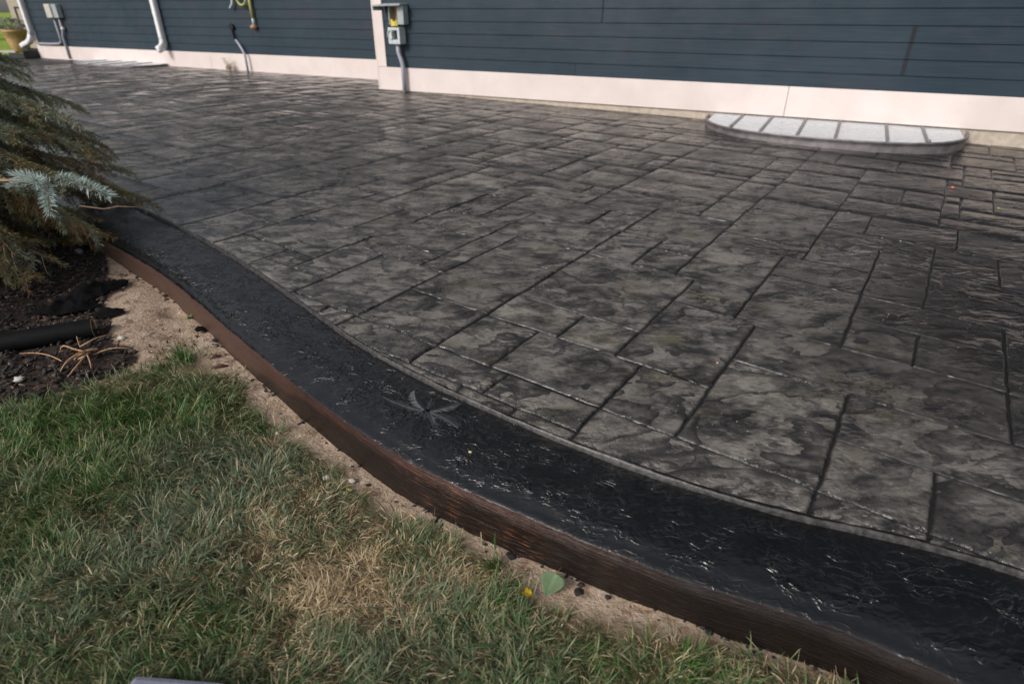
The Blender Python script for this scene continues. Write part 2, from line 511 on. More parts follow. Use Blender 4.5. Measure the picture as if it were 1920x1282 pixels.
outer_px = [(240, 468), (294, 505), (331, 534), (368, 566), (412, 606), (459, 647), (500, 683), (543, 715), (599, 757), (640, 789), (685, 821), (747, 859), (810, 895), (872, 923), (925, 946), (960, 960), (1020, 986), (1087, 1016),
            (1150, 1042), (1212, 1066), (1300, 1096), (1396, 1126), (1474, 1151), (1552, 1175), (1631, 1199), (1735, 1227)]
inner_px = [(258, 392), (330, 420), (400, 455), (450, 486), (500, 520), (550, 558), (600, 595), (650, 632), (700, 663), (750, 689), (800, 712), (850, 736), (900, 760), (950, 781), (1000, 802), (1050, 822), (1100, 842), (1200, 880), (1300, 914),
            (1400, 945), (1500, 970), (1600, 992), (1700, 1012), (1800, 1031), (1920, 1055)]
outer_w = [G(*p, -.030)[:2] for p in outer_px]
inner_w = [G(*p)[:2] for p in inner_px]
outer_w = [(-11.6, 10.6), (-7.2, 7.05), (-4.5, 4.90), (-3.2, 3.85), (-2.45, 3.25)] + outer_w + [(1.0, .52), (1.5, .34), (2.2, .15), (3.2, -.05)]
inner_w = [(-11.4, 10.95), (-7.0, 7.40), (-4.3, 5.22), (-3.4, 4.50), (-2.7, 3.93)] + inner_w + [(1.45, .72), (2.1, .48), (3.3, .25)]
OUT, OS = smooth_poly(outer_w, .014)
INN, IS = smooth_poly(inner_w, .014)
_o = np.argsort(INN[:, 0]); INX, INY = INN[_o, 0], INN[_o, 1]
_o = np.argsort(OUT[:, 0]); OUX, OUY = OUT[_o, 0], OUT[_o, 1]
def y_inner(x): return np.interp(x, INX, INY)
def y_outer(x): return np.interp(x, OUX, OUY)
def face_h(x):      # height of the curb face
    return np.interp(x, [-3, -1.5, -.8, -.40, -.1, .15, .45, .8], [.10, .135, .152, .168, .165, .158, .150, .145])

# ------------------------------------------------------------------ ground sheet
def axis(a, b, step, far, n):
    g = np.geomspace(step * 2, far, n)
    return np.concatenate([(a - np.cumsum(g))[::-1], np.arange(a, b, step), b + np.cumsum(g) - step * 2 + step])
def in_poly(x, y, poly):
    r = np.zeros(np.shape(x), bool); n = len(poly)
    for i in range(n):
        x0, y0 = poly[i]; x1, y1 = poly[(i + 1) % n]
        c = ((y0 > y) != (y1 > y))
        xi = (x1 - x0) * (y - y0) / (y1 - y0 + 1e-12) + x0
        r ^= c & (x < xi)
    return r
lawn_px = [(-700, 860), (-300, 790), (0, 762), (60, 760), (120, 748), (170, 722), (230, 702), (290, 690), (335, 692), (370, 700), (405, 722), (440, 752), (470, 790), (500, 832), (560, 862), (610, 890), (660, 935), (720, 975), (770, 992),
           (850, 1015), (915, 1050), (965, 1092), (1000, 1130), (1060, 1150), (1120, 1165), (1200, 1185), (1300, 1200), (1400, 1222), (1500, 1250), (1600, 1290), (1700, 1340)]
LAWN = [G(px + (14 if px > 300 else 0), py - ((27 if px < 800 else 16) if px > 300 else 4), -.125)[:2] for px, py in lawn_px] + [(1.6, .1), (2.2, -1.0), (-4.5, -1.0), (-5.5, 1.6), (-4.2, 1.95), (-2.9, 1.85)]
mulch_px = [(-500, 560), (-300, 420), (0, 380), (120, 415), (200, 470), (205, 520), (196, 560), (205, 600), (212, 640), (262, 655), (240, 690), (160, 722), (60, 755), (0, 760), (-300, 785), (-700, 850)]
MULCH = [G(px, py, -.125)[:2] for px, py in mulch_px]
def groundz(x, y):
    x = np.asarray(x, float); y = np.asarray(y, float)
    z = zp(x, y) - np.where(y < y_outer(np.clip(x, -11, 3)) + .05, face_h(x), .15)
    near = np.exp(-((x + .5) ** 2 + (y - 1.6) ** 2) / 9)
    z = z + (fbm(x, y, 3.1, 3, 5) - .5) * .035 * near + (fbm(x, y, 19, 3, 9) - .5) * .016 * near
    return z
xs = axis(-4.2, 2.3, .018, 90, 26); ys = axis(.25, 3.9, .018, 90, 26)
X, Y = np.meshgrid(xs, ys, indexing='ij')
Z = groundz(X, Y)
nx, ny = X.shape
idx = np.arange(nx * ny).reshape(nx, ny)
quads = np.stack([idx[:-1, :-1], idx[1:, :-1], idx[1:, 1:], idx[:-1, 1:]], -1).reshape(-1, 4)
def soft_in(x, y, poly, r, n=10):
    s = np.zeros(x.shape)
    for k in range(n):
        a = 2 * math.pi * k / n; rr = r * (.5 + .5 * (k % 2))
        s += in_poly(x + rr * math.cos(a), y + rr * math.sin(a), poly)
    return s / n
lawn_m = soft_in(X, Y, LAWN, .03)
mul_m = soft_in(X, Y, MULCH, .04)
farl = sstep(9, 13, np.hypot(X + 1, Y - 3))
cols = np.stack([1 - lawn_m, mul_m, farl, np.ones_like(X)], -1).reshape(-1, 4)
# a hollow in the sand beside the curb, and soil pushed up in places
hx, hy, _ = G(325, 588, -.14)
Z = Z - .030 * np.exp(-((X - hx) ** 2 + (Y - hy) ** 2) / .0022)
me = np_mesh('ground', np.stack([X, Y, Z], -1).reshape(-1, 3), quads, M_SOIL, True, cols)
ground = tag(link('ground', me), kind='structure')

# ------------------------------------------------------------------ patio
patio = empty('patio', (0, 0, 0), kind='structure')
TH = math.radians(-34.3); CT, ST = math.cos(TH), math.sin(TH)
def uv2w(u, v): return u * CT - v * ST, u * ST + v * CT
def w2uv(x, y): return x * CT + y * ST, -x * ST + y * CT
rg = random.Random(21)
U = [-1.75, -1.55, -1.33, -1.08, -1.0, -.86, -.755, -.65, -.49, -.40, -.20, -.09, -.01, .15, .247, .43, .60, .80]
V = [.86, 1.0, 1.16, 1.30, 1.45, 1.62, 1.72, 1.77, 2.0, 2.16, 2.33, 2.48, 2.63, 2.78, 2.90, 3.05, 3.20, 3.39, 3.60]
while U[0] > -15: U.insert(0, U[0] - rg.choice([.13, .15, .2, .24]))
while U[-1] < 11: U.append(U[-1] + rg.choice([.13, .15, .2, .24]))
while V[0] > -2.2: V.insert(0, V[0] - rg.choice([.13, .16, .2]))
while V[-1] < 14: V.append(V[-1] + rg.choice([.13, .15, .2, .23]))
U = np.array(U); V = np.array(V)
occ = np.zeros((len(U) - 1, len(V) - 1), bool)
fixed = [(-1.08, -.65, 1.45, 1.77), (-.65, -.40, 1.45, 1.77), (-.40, -.01, 1.45, 2.0), (-.01, .247, 1.45, 1.72), (.247, .60, 1.45, 1.72), (-.01, .80, 1.72, 2.0),
         (-.40, .43, 2.0, 2.33), (.43, .80, 2.0, 2.33), (-.09, .15, 2.33, 2.63), (.15, .43, 2.33, 2.63), (-.09, .43, 2.63, 2.90), (.43, .80, 2.33, 2.90), (-.49, -.09, 2.33, 2.90), (-.755, -.40, 1.77, 2.33), (-1.0, -.755, 1.77, 2.0),
         (-1.33, -1.0, 1.77, 2.0), (-1.33, -.755, 2.0, 2.63), (-.755, -.49, 2.33, 2.63), (-1.08, -.86, 2.63, 2.90), (-.86, -.49, 2.63, 3.20), (-.49, -.09, 2.90, 3.20), (-1.33, -1.08, 2.63, 3.05),
         (-1.75, -1.33, 1.77, 2.33), (-1.75, -1.33, 2.33, 2.63), (-.65, -.01, 1.16, 1.45), (-.01, .247, 1.16, 1.45), (-1.33, -1.08, 1.45, 1.77), (-1.75, -1.33, 1.45, 1.77)]
tiles = []
def nearest(A, v): return int(np.argmin(np.abs(A - v)))
for a, b, c_, d_ in fixed:
    i0, i1, j0, j1 = nearest(U, a), nearest(U, b), nearest(V, c_), nearest(V, d_)
    occ[i0:i1, j0:j1] = True
    tiles.append((U[i0], U[i1], V[j0], V[j1]))
cells = [(i, j) for i in range(len(U) - 1) for j in range(len(V) - 1)]
rg.shuffle(cells)
def grow(i, j, tw, th):
    i1, j1 = i + 1, j + 1
    while i1 < len(U) - 1 and U[i1] - U[i] < tw and not occ[i1, j:j1].any(): i1 += 1
    while j1 < len(V) - 1 and V[j1] - V[j] < th and not occ[i:i1, j1].any(): j1 += 1
    return i1, j1
for i, j in sorted(cells, key=lambda q: (q[0] // 5 + q[1] // 5, rg.random())):
    if occ[i, j]: continue
    tw, th_ = rg.choice([(.42, .28), (.36, .36), (.28, .42), (.22, .22), (.45, .36), (.28, .28), (.5, .25), (.2, .32)])
    i1, j1 = grow(i, j, tw, th_)
    occ[i:i1, j:j1] = True
    tiles.append((U[i], U[i1], V[j], V[j1]))

nfix = len(fixed)
for _ in range(4):                                   # join slivers to a neighbour
    i = nfix
    while i < len(tiles):
        a = tiles[i]
        if min(a[1] - a[0], a[3] - a[2]) < .23:
            for j in range(nfix, len(tiles)):
                b = tiles[j]
                if j == i: continue
                if abs(a[0] - b[0]) < 1e-6 and abs(a[1] - b[1]) < 1e-6 and (abs(a[3] - b[2]) < 1e-6 or abs(b[3] - a[2]) < 1e-6) and max(a[3], b[3]) - min(a[2], b[2]) < .6:
                    tiles[i] = (a[0], a[1], min(a[2], b[2]), max(a[3], b[3])); tiles.pop(j); break
                if abs(a[2] - b[2]) < 1e-6 and abs(a[3] - b[3]) < 1e-6 and (abs(a[1] - b[0]) < 1e-6 or abs(b[1] - a[0]) < 1e-6) and max(a[1], b[1]) - min(a[0], b[0]) < .62:
                    tiles[i] = (min(a[0], b[0]), max(a[1], b[1]), a[2], a[3]); tiles.pop(j); break
        i += 1
hookx, hooky, _ = G(1452, 466)
def wet_shading(x, y):  # sealed wet area, plus painted shade over the right side
    u, v = w2uv(x, y)
    line = u + .18 * (v - 2.4) + .35 * (fbm(x, y, 1.4, 2, 3) - .5)
    a = sstep(-.75, .35, line) * sstep(1.6, 2.9, v) * .85 + .35 * sstep(-.2, .8, line)
    hook = 1 - sstep(.94, 1.0, np.hypot(x - hookx, (y - hooky)) / .21)
    b = sstep(.20, .70, line) * sstep(1.9, 2.8, v)  # extra painted shade at the far right
    return np.clip(np.maximum(a, hook * .6) + .5 * b, 0, 1.15)

def tile_geom(tl, res, rnd_v, fine):
    u0, u1, v0, v1 = tl
    g = .0022
    u0 += g; u1 -= g; v0 += g; v1 -= g
    if fine:
        e = [0, .003, .008, .014, .024]
    else:
        e = [0, .009]
    def ax(a, b):
        L = b - a; n = max(2, int((L - 2 * e[-1]) / res))
        mid = np.linspace(a + e[-1], b - e[-1], n + 1)
        return np.concatenate([[a + q for q in e[:-1]], mid, [b - q for q in e[:-1]][::-1]])
    uu, vv = ax(u0, u1), ax(v0, v1)
    Ug, Vg = np.meshgrid(uu, vv, indexing='ij')
    ed = np.minimum(np.minimum(Ug - u0, u1 - Ug), np.minimum(Vg - v0, v1 - Vg))
    edc = np.minimum(np.minimum(Ug - u0, u1 - Ug), np.minimum(Vg - v0, v1 - Vg) * .5)
    # worn, slightly wandering edges
    ju = (fbm(Ug, Vg, 14, 3, 40) - .5) * .012; jv = (fbm(Ug, Vg, 14, 3, 50) - .5) * .012
    Xg, Yg = uv2w(Ug + ju, Vg + jv)
    lim = y_inner(Xg) + .018
    below = Yg < lim
    if below.all(): return None
    if fine or below.any():
        ed = np.minimum(ed, np.maximum(Yg - lim, 0) * .8 + .004)
    Yg = np.maximum(Yg, lim)
    dep = .0072
    rr = _hash(np.int64(rnd_v * 9999), np.int64(7), 3)
    lift = (rr - .5) * .0026 + ((Ug - u0) / (u1 - u0) - .5) * (_hash(np.int64(rnd_v * 999), np.int64(3), 5) - .5) * .003
    Zg = zp(Xg, Yg) + lift - dep * (1 - np.sqrt(np.clip(ed / .0085, 0, 1)))
    if fine:
        Zg = Zg + (fbm(Xg + rnd_v * 5, Yg, 5, 3, 8) - .5) * .007
    n0, n1 = Ug.shape
    id_ = np.arange(n0 * n1).reshape(n0, n1)
    q = np.stack([id_[:-1, :-1], id_[1:, :-1], id_[1:, 1:], id_[:-1, 1:]], -1).reshape(-1, 4)
    keep = ~(below.ravel()[q].all(axis=1))
    q = q[keep]
    if not len(q): return None
    wt = wet_shading(Xg, Yg)
    du = Yg - y_inner(Xg)
    pb = (1 - sstep(.10, .32, du + (fbm(Xg, Yg, 4, 2, 77) - .5) * .2)) * sstep(-1.3, -.4, Xg)
    eg = 1 - sstep(.0, .011 if fine else .012, edc)
    cc = np.stack([np.full_like(Xg, rnd_v), wt, pb, eg], -1).reshape(-1, 4)
    return np.stack([Xg, Yg, Zg], -1).reshape(-1, 3), q, cc

info = []
for tl in tiles:
    uc, vc = (tl[0] + tl[1]) / 2, (tl[2] + tl[3]) / 2
    x, y = uv2w(uc, vc)
    t_ = along(x, y); o_ = (x - P0X) * NX + (y - P0Y) * NY
    if o_ > (.25 if t_ > -.1 else 1.35) or t_ < -13.2 or t_ > 10.5: continue
    cs = [uv2w(a, b) for a in tl[:2] for b in tl[2:]]
    if all(cy < y_inner(cx) + .01 for cx, cy in cs): continue
    if x < -11.2 and y < 11: continue
    d = y * cP + 1 * sP
    vis = 0
    if d > .3:
        px, py, dd = proj(x, y, float(zp(x, y)))
        if -250 < px < 2150 and 60 < py < 1350:
            vis = (tl[1] - tl[0]) * (tl[3] - tl[2]) * FPX ** 2 / dd ** 3
    info.append((vis, tl, math.hypot(x, y)))
info.sort(key=lambda q: -q[0])
SV, SQ, SC, nb = [], [], [], 0
for k, (vis, tl, dist) in enumerate(info):
    rv = ((k * 0.61803) % 1.0)
    if k < 290:
        fine = dist < 4.2
        g = tile_geom(tl, .014 if dist < 2.6 else (.028 if dist < 4.2 else .08), rv, fine)
        if g is None: continue
        me = np_mesh('stone', g[0], g[1], M_STONE, True, g[2])
        link('stone', me, patio)
    else:
        g = tile_geom(tl, .3, rv, False)
        if g is None: continue
        SV.append(g[0]); SQ.append(g[1] + nb); SC.append(g[2]); nb += len(g[0])
me = np_mesh('far_stones', np.concatenate(SV), np.concatenate(SQ), M_STONE, True, np.concatenate(SC))
tag(link('far_stones', me, patio), kind='stuff')
# slab under the joints
xs = np.concatenate([np.arange(-13, 3.3, .05), [4, 6, 8, 10, 12.]])
rows = []
for f in np.linspace(0, 1, 40):
    yi = y_inner(np.clip(xs, -11.4, 3.3)) + .012
    yo = P0Y + 1.3 - (xs - P0X) * .527
    yy = yi + (np.maximum(yo, yi + .1) - yi) * f
    rows.append(np.stack([xs, yy, zp(xs, yy) - .0076], -1))
R = np.stack(rows); n0, n1 = R.shape[:2]
id_ = np.arange(n0 * n1).reshape(n0, n1)
q = np.stack([id_[:-1, :-1], id_[:-1, 1:], id_[1:, 1:], id_[1:, :-1]], -1).reshape(-1, 4)
link('joint_bed', np_mesh('joint_bed', R.reshape(-1, 3), q, M_JOINT), patio)
# lifted rim where the stamped field ends at the border
def sweep(P, prof_fn, mat, name, parent, cols_fn=None, sgn=1):
    T = np.gradient(P, axis=0); T /= np.hypot(T[:, 0], T[:, 1])[:, None]
    Nn = np.stack([-T[:, 1], T[:, 0]], -1) * sgn
    rows = []; cr = []
    offs, zs, cc = prof_fn(P)
    for k in range(offs.shape[1]):
        Q = P + Nn * offs[:, k:k + 1]
        rows.append(np.stack([Q[:, 0], Q[:, 1], zp(P[:, 0], P[:, 1]) + zs[:, k]], -1)); cr.append(cc[:, k])
    R = np.stack(rows); n0, n1 = R.shape[:2]
    id_ = np.arange(n0 * n1).reshape(n0, n1)
    q = np.stack([id_[:-1, :-1], id_[:-1, 1:], id_[1:, 1:], id_[1:, :-1]], -1).reshape(-1, 4)
    o = link(name, np_mesh(name, R.reshape(-1, 3), q, mat, True, np.stack(cr).reshape(-1, 4)), parent)
    return o
def rim_prof(P):
    n = len(P); s = np.arange(n) * .014
    o = np.array([-.002, .000, .002, .0045, .0075, .012, .018]); z = np.array([-.024, -.010, -.003, .0006, .0010, -.002, -.010])
    wob = (fbm(s, s * 0, 9, 3, 61) - .5)[:, None]; wob2 = (fbm(s, s * 0, 40, 2, 62) - .5)[:, None]
    offs = o[None, :] * (1 + .5 * wob) + wob2 * .003
    zs = z[None, :] + wob * .003 + wob2 * .0015
    return offs, zs, np.ones((n, len(o), 4))
sweep(INN, rim_prof, M_RIM, 'patio_rim', patio)

# ------------------------------------------------------------------ curb border
curb = empty('curb', (OUT[400][0], OUT[400][1], 0), label='glossy black stamped border band with rounded red-brown outer face curving beside the lawn', cat='curb')
P = OUT; T = np.gradient(P, axis=0); T /= np.hypot(T[:, 0], T[:, 1])[:, None]
from mathutils.kdtree import KDTree
kd = KDTree(len(INN))
for i, p in enumerate(INN): kd.insert((p[0], p[1], 0), i)
kd.balance()
ni = np.array([kd.find((p[0], p[1], 0))[1] for p in P], float)
ni = np.maximum.accumulate(ni)
ker = np.ones(41) / 41; pad = np.pad(ni, 20, 'edge'); ni = np.convolve(pad, ker, 'valid')
IP = np.stack([np.interp(ni, np.arange(len(INN)), INN[:, 0]), np.interp(ni, np.arange(len(INN)), INN[:, 1])], -1)
n = len(P); s = np.arange(n) * .014
rows, cr = [], []
fh = face_h(P[:, 0])
wob = fbm(s, s * 0, 3, 3, 71) - .5; wob2 = fbm(s, s * 0, 16, 3, 72) - .5
Nout = np.stack([T[:, 1], -T[:, 0]], -1)                  # away from the patio
zb = zp(P[:, 0], P[:, 1]); zbi = zp(IP[:, 0], IP[:, 1])
across = [0, .01, .03, .06, .10, .15, .2, .27, .34, .42, .5, .58, .66, .73, .79, .84, .88, .92, .96, 1.0]
for f in across:
    Q = IP + (P - Nout * .018 - IP) * f
    z = zbi * (1 - f) + zb * f
    pz = -.016 + .004 * math.sin(math.pi * min(1, f * 1.3)) 
    sh = max(0, (f - .72) / .28)
    pz += .009 * sstep(.40, .72, f) - .016 * sh ** 1.8
    zz = z + pz + (fbm(Q[:, 0], Q[:, 1], 7, 3, 81) - .5) * .008
    rows.append(np.stack([Q[:, 0], Q[:, 1], zz], -1)); cr.append(np.stack([np.zeros(n), s / 10, np.full(n, f * .32), np.ones(n)], -1))
zedge = rows[-1][:, 2].copy()
prof = [(-.011, -.002, .25), (-.004, -.006, .5), (.001, -.011, .75), (.005, -.019, 1), (.007, -.029, 1), (.007, -.042, 1), (.0065, -.058, 1), (.006, -.074, 1), (.006, -.09, 1), (.007, -.11, 1), (.008, -.13, 1), (.008, -.16, 1), (.009, -.20, 1), (.012, -.25, 1)]
arc = .32
for k, (o, dz, ff) in enumerate(prof):
    arc += .014
    rough = (fbm(s, np.full(n, k * .7), 9, 3, 91) - .5) * .004 * min(1, k / 3) + wob * .004 * min(1, k / 4)
    Q = P + Nout * (o + rough)[:, None]
    zz = zedge + dz + wob2 * .0012
    rows.append(np.stack([Q[:, 0], Q[:, 1], zz], -1)); cr.append(np.stack([np.full(n, ff), s / 10, np.full(n, arc), np.ones(n)], -1))
R = np.stack(rows); n0, n1 = R.shape[:2]
id_ = np.arange(n0 * n1).reshape(n0, n1)
q = np.stack([id_[:-1, :-1], id_[1:, :-1], id_[1:, 1:], id_[:-1, 1:]], -1).reshape(-1, 4)
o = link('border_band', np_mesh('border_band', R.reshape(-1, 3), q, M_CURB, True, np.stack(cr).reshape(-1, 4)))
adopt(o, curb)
# leafy impression stamped in the band
imx, imy, imz = G(800, 772, -.012)
mb_v, mb_q, mb_c = [], [], []
def ridge(p0, p1, r0, r1):          # low half-buried ridge
    b = len(mb_v); p0 = Vector(p0); p1 = Vector(p1)
    d = (p1 - p0).normalized(); sdv = Vector((-d.y, d.x, 0))
    for p, r in ((p0, r0), (p0.lerp(p1, .5), (r0 + r1) * .6), (p1, r1)):
        for kx, kz in ((-1, -.45), (-.6, .1), (0, .4), (.6, .14), (1, -.45)):
            mb_v.append((p.x + sdv.x * r * kx, p.y + sdv.y * r * kx, p.z + r * kz)); mb_c.append((0, 0, 0, 1))
    for i in range(2):
        for k in range(4):
            a = b + i * 5 + k; mb_q.append((a, a + 1, a + 6, a + 5))
def bandz(x, y): return float(zp(x, y)) - .0125
def frond(cx, cy, ang, L, wd):
    g_ = random.Random(int(L * 1e5))
    nn = int(L / .0052); pts = []
    for i in range(nn + 1):
        f = i / nn; a = ang + .35 * f * math.sin(ang * 2)
        pts.append((cx + math.cos(a) * L * f, cy + math.sin(a) * L * f))
    for i in range(nn):
        (x0, y0), (x1, y1) = pts[i], pts[i + 1]
        ridge((x0, y0, bandz(x0, y0) + .003), (x1, y1, bandz(x1, y1) + .003), .0022, .002)
        f = i / nn; w_ = wd * (math.sin(math.pi * (f * .85 + .12)) ** .7)
        for sd_ in (-1, 1):
            aa = ang + sd_ * (.75 - .25 * f) + g_.uniform(-.12, .12)
            l_ = w_ * g_.uniform(.8, 1.15)
            x2, y2 = x0 + math.cos(aa) * l_, y0 + math.sin(aa) * l_
            ridge((x0, y0, bandz(x0, y0) + .0025), (x2, y2, bandz(x2, y2) + .0005), .0019, .0009)
for ang, L, wd in ((2.85, .155, .036), (3.5, .105, .028), (-2.15, .115, .032), (-1.62, .12, .030), (-1.08, .135, .031), (-.42, .12, .030), (.3, .10, .026), (2.3, .12, .026), (1.3, .06, .02)):
    frond(imx + .012 * math.cos(ang), imy + .012 * math.sin(ang), ang, L, wd)
o = link('leaf_imprint', np_mesh('leaf_imprint', np.array(mb_v), np.array(mb_q), M_IMPR, True, np.array(mb_c)))
o['label'] = 'fan shaped frond impression raised in the black band'
adopt(o, curb)
# black crumbs of spilled concrete along the foot of the curb
m = MB()
for k in range(900):
    i = rg.randrange(0, n - 2)
    x, y = P[i]
    if not -2.2 < x < 1.2: continue
    dd = .006 + abs(rg.gauss(0, .018)); x += Nout[i, 0] * dd; y += Nout[i, 1] * dd
    if fbm(x, y, 6, 2, 15) < .47 and rg.random() < .8: continue
    r = abs(rg.gauss(.003, .003)) + .0015
    m.blob((x, y, float(groundz(x, y)) + r * .2), r, k, 5, 4, (1.3, 1, .6), .35)
tag(m.build('concrete_crumbs', M_CRUMB), 'small black crumbs of concrete spilled on the soil along the curb foot', 'crumbs', kind='stuff')

# ------------------------------------------------------------------ house
house = empty('house', wallpt(0, 0), label='house with dark blue lap siding, cream white base trim and corner boards behind the patio', cat='house')
LOFF = 1.077; LEFT_END = -10.72; RIGHT_END = 13.0; ROWS = 50; RV = .1437; Z0 = .303; LROWS = 18
def plank(t0, t1, off, z, name='siding_board'):
    m = MB()
    lo, hi = -.020, -.006          # proud of the wall plane at the bottom edge
    m.hexa([wallpt(t0, z, off + lo), wallpt(t1, z, off + lo), wallpt(t1, z, off + .01), wallpt(t0, z, off + .01),
            wallpt(t0, z + RV + .012, off + hi), wallpt(t1, z + RV + .012, off + hi), wallpt(t1, z + RV + .012, off + .01), wallpt(t0, z + RV + .012, off + .01)])
    return m.build(name, M_SIDING, house)
for k in range(ROWS):
    z = Z0 + RV * k
    cuts = [.155, RIGHT_END - .12]
    if k in (1, 2, 3): cuts.insert(1, 6.42)
    elif k in (4, 5): cuts.insert(1, 3.305)
    elif k == 0: cuts.insert(1, 3.0)
    else: cuts.insert(1, rg.uniform(2, 11))
    for a, b in zip(cuts[:-1], cuts[1:]):
        plank(a + .0015, b - .0015, 0, z)
    if k >= LROWS: continue
    cuts = [LEFT_END + .10, rg.uniform(-9, -2), -.0]
    for a, b in zip(cuts[:-1], cuts[1:]):
        plank(a + .0015, b - .0015, LOFF, z)
HT = Z0 + RV * ROWS; HL = Z0 + RV * LROWS  # unseen upper walls: tall right, low left, shaped for the reflections below
m = MB(); m.wbox(.0, RIGHT_END, .012, 7, -.6, HT); m.build('wall_core', M_DARK, house)
m = MB(); m.wbox(LEFT_END, .0, LOFF + .012, 7, -.6, HL); m.build('wall_core', M_DARK, house)
m = MB(); m.wbox(0.02, RIGHT_END, -.004, .30, -.7, .004); m.build('foundation', M_FOUND, house)
m = MB(); m.wbox(LEFT_END, .0, LOFF - .004, LOFF + .3, -.7, .004); m.build('foundation', M_FOUND, house)
for a, b, off in ((.0, 5.433, 0), (5.437, 9.1, 0), (9.104, RIGHT_END, 0), (LEFT_END, -4.9, LOFF), (-4.896, .0, LOFF)):
    m = MB(); m.wbox(a, b, off - .030, off - .005, .005 if off == 0 else .0, .302)
    m.build('base_trim', M_TRIM, house, bevel=.003)
m = MB(); m.wbox(.001, .152, -.034, -.006, .305, HT); m.build('corner_board', M_TRIM, house, bevel=.003)
m = MB(); m.wbox(-.022, .0, -.034, LOFF - .03, .005, HT); m.build('corner_board', M_TRIM, house, bevel=.003)
m = MB(); m.wbox(LEFT_END, LEFT_END + .10, LOFF - .034, LOFF - .006, .305, HL); m.build('corner_board', M_TRIM, house, bevel=.003)
m = MB(); m.wbox(RIGHT_END - .12, RIGHT_END, -.034, -.006, .305, HT); m.build('corner_board', M_TRIM, house, bevel=.003)
for t_, z0_, n_ in ((6.42, Z0 + RV, 3), (3.305, Z0 + 4 * RV, 2)):
    for k in range(n_):
        m = MB(); z = z0_ + k * RV
        if t_ > 5:
            m.hexa([wallpt(t_ - .018, z + .003, -.0235), wallpt(t_ + .018, z + .003, -.0235), wallpt(t_ + .018, z + .003, -.015), wallpt(t_ - .018, z + .003, -.015),
                    wallpt(t_ - .018, z + RV - .003, -.011), wallpt(t_ + .018, z + RV - .003, -.011), wallpt(t_ + .018, z + RV - .003, -.004), wallpt(t_ - .018, z + RV - .003, -.004)])
        else:
            m.hexa([wallpt(t_ - .008, z + .003, -.0225), wallpt(t_ + .008, z + .003, -.0225), wallpt(t_ + .008, z + .003, -.015), wallpt(t_ - .008, z + .003, -.015),
                    wallpt(t_ - .008, z + RV - .003, -.010), wallpt(t_ + .008, z + RV - .003, -.010), wallpt(t_ + .008, z + RV - .003, -.004), wallpt(t_ - .008, z + RV - .003, -.004)])
        m.build('joint_strip', M_SEAM, house)
m = MB()
for (a, b, o0, H_) in ((-.4, RIGHT_END + .5, -.5, HT), (LEFT_END - .5, -.41, LOFF - .4, HL)):
    m.hexa([wallpt(a, H_ + .002, o0), wallpt(b, H_ + .002, o0), wallpt(b, H_ + .002, 7.6), wallpt(a, H_ + .002, 7.6),
            wallpt(a, H_ + .2, o0), wallpt(b, H_ + .2, o0), wallpt(b, H_ + 1.6, 4), wallpt(a, H_ + 1.6, 4)])
m.build('roof', M_ROOF, house)

# wall fittings -----------------------------------------------------
def wtube(pts, r, n=10, sq=None):
    m = MB(); m.tube([wallpt(*p) for p in pts], r, n, True, sq); return m
# downspouts
d1 = empty('downspout', wallpt(-10.72, .26, LOFF - .09), label='white downspout on the far left house corner with its elbow kicked out to the left', cat='downspout', group='downspouts')
wtube([(-10.66, HL - .02, LOFF - .075), (-10.66, .62, LOFF - .075), (-10.68, .52, LOFF - .08)], .055, 12, (1.0, .8)).build('pipe', M_WHITE, d1, True)
wtube([(-10.68, .53, LOFF - .08), (-10.73, .45, LOFF - .085), (-10.86, .37, LOFF - .09), (-11.05, .32, LOFF - .10), (-11.17, .28, LOFF - .10)], .06, 12, (1.0, .8)).build('elbow', M_WHITE, d1, True)
wtube([(-10.66, 1.75, LOFF - .075), (-10.66, 1.71, LOFF - .075)], .064, 12, (1.0, .8)).build('strap', M_WHITE, d1)
d2 = empty('downspout', wallpt(-6.1, .34, LOFF - .1), label='white downspout ending above the base trim, between the two conduit runs on the left wall', cat='downspout', group='downspouts')
wtube([(-6.1, HL - .02, LOFF - .075), (-6.1, .56, LOFF - .075), (-6.09, .47, LOFF - .08)], .058, 12, (1.0, .8)).build('pipe', M_WHITE, d2, True)
wtube([(-6.09, .49, LOFF - .08), (-6.085, .42, LOFF - .10), (-6.08, .365, LOFF - .16), (-6.075, .33, LOFF - .24)], .062, 12, (1.0, .8)).build('elbow', M_WHITE, d2, True)
wtube([(-6.1, 1.55, LOFF - .075), (-6.1, 1.51, LOFF - .075)], .067, 12, (1.0, .8)).build('strap', M_WHITE, d2)
# utility box, far left
ub = empty('utility_box', wallpt(-9.5, .85, LOFF), label='grey and beige utility box on the far left wall with two conduits below', cat='utility box')
m = MB(); m.wbox(-9.68, -9.47, LOFF - .16, LOFF - .02, .86, 1.12); m.build('cover', M_BEIGEBOX, ub, bevel=.012)
m = MB(); m.wbox(-9.468, -9.30, LOFF - .13, LOFF - .02, .855, 1.115); m.build('housing', M_GREYBOX, ub, bevel=.012)
wtube([(-9.60, .86, LOFF - .07), (-9.60, .46, LOFF - .065), (-9.63, .39, LOFF - .065), (-9.72, .355, LOFF - .065), (-10.1, .345, LOFF - .065), (-10.58, .345, LOFF - .065)], .022, 10).build('conduit', M_PVC, ub, True)
wtube([(-9.43, .86, LOFF - .06), (-9.43, .62, LOFF - .06), (-9.50, .50, LOFF - .06), (-9.50, .06, LOFF - .06)], .024, 10).build('conduit', M_PVC, ub, True)
wtube([(-9.44, .655, LOFF - .06), (-9.36, .66, LOFF - .075)], .03, 10).build('valve_knob', M_WHITE, ub, True)
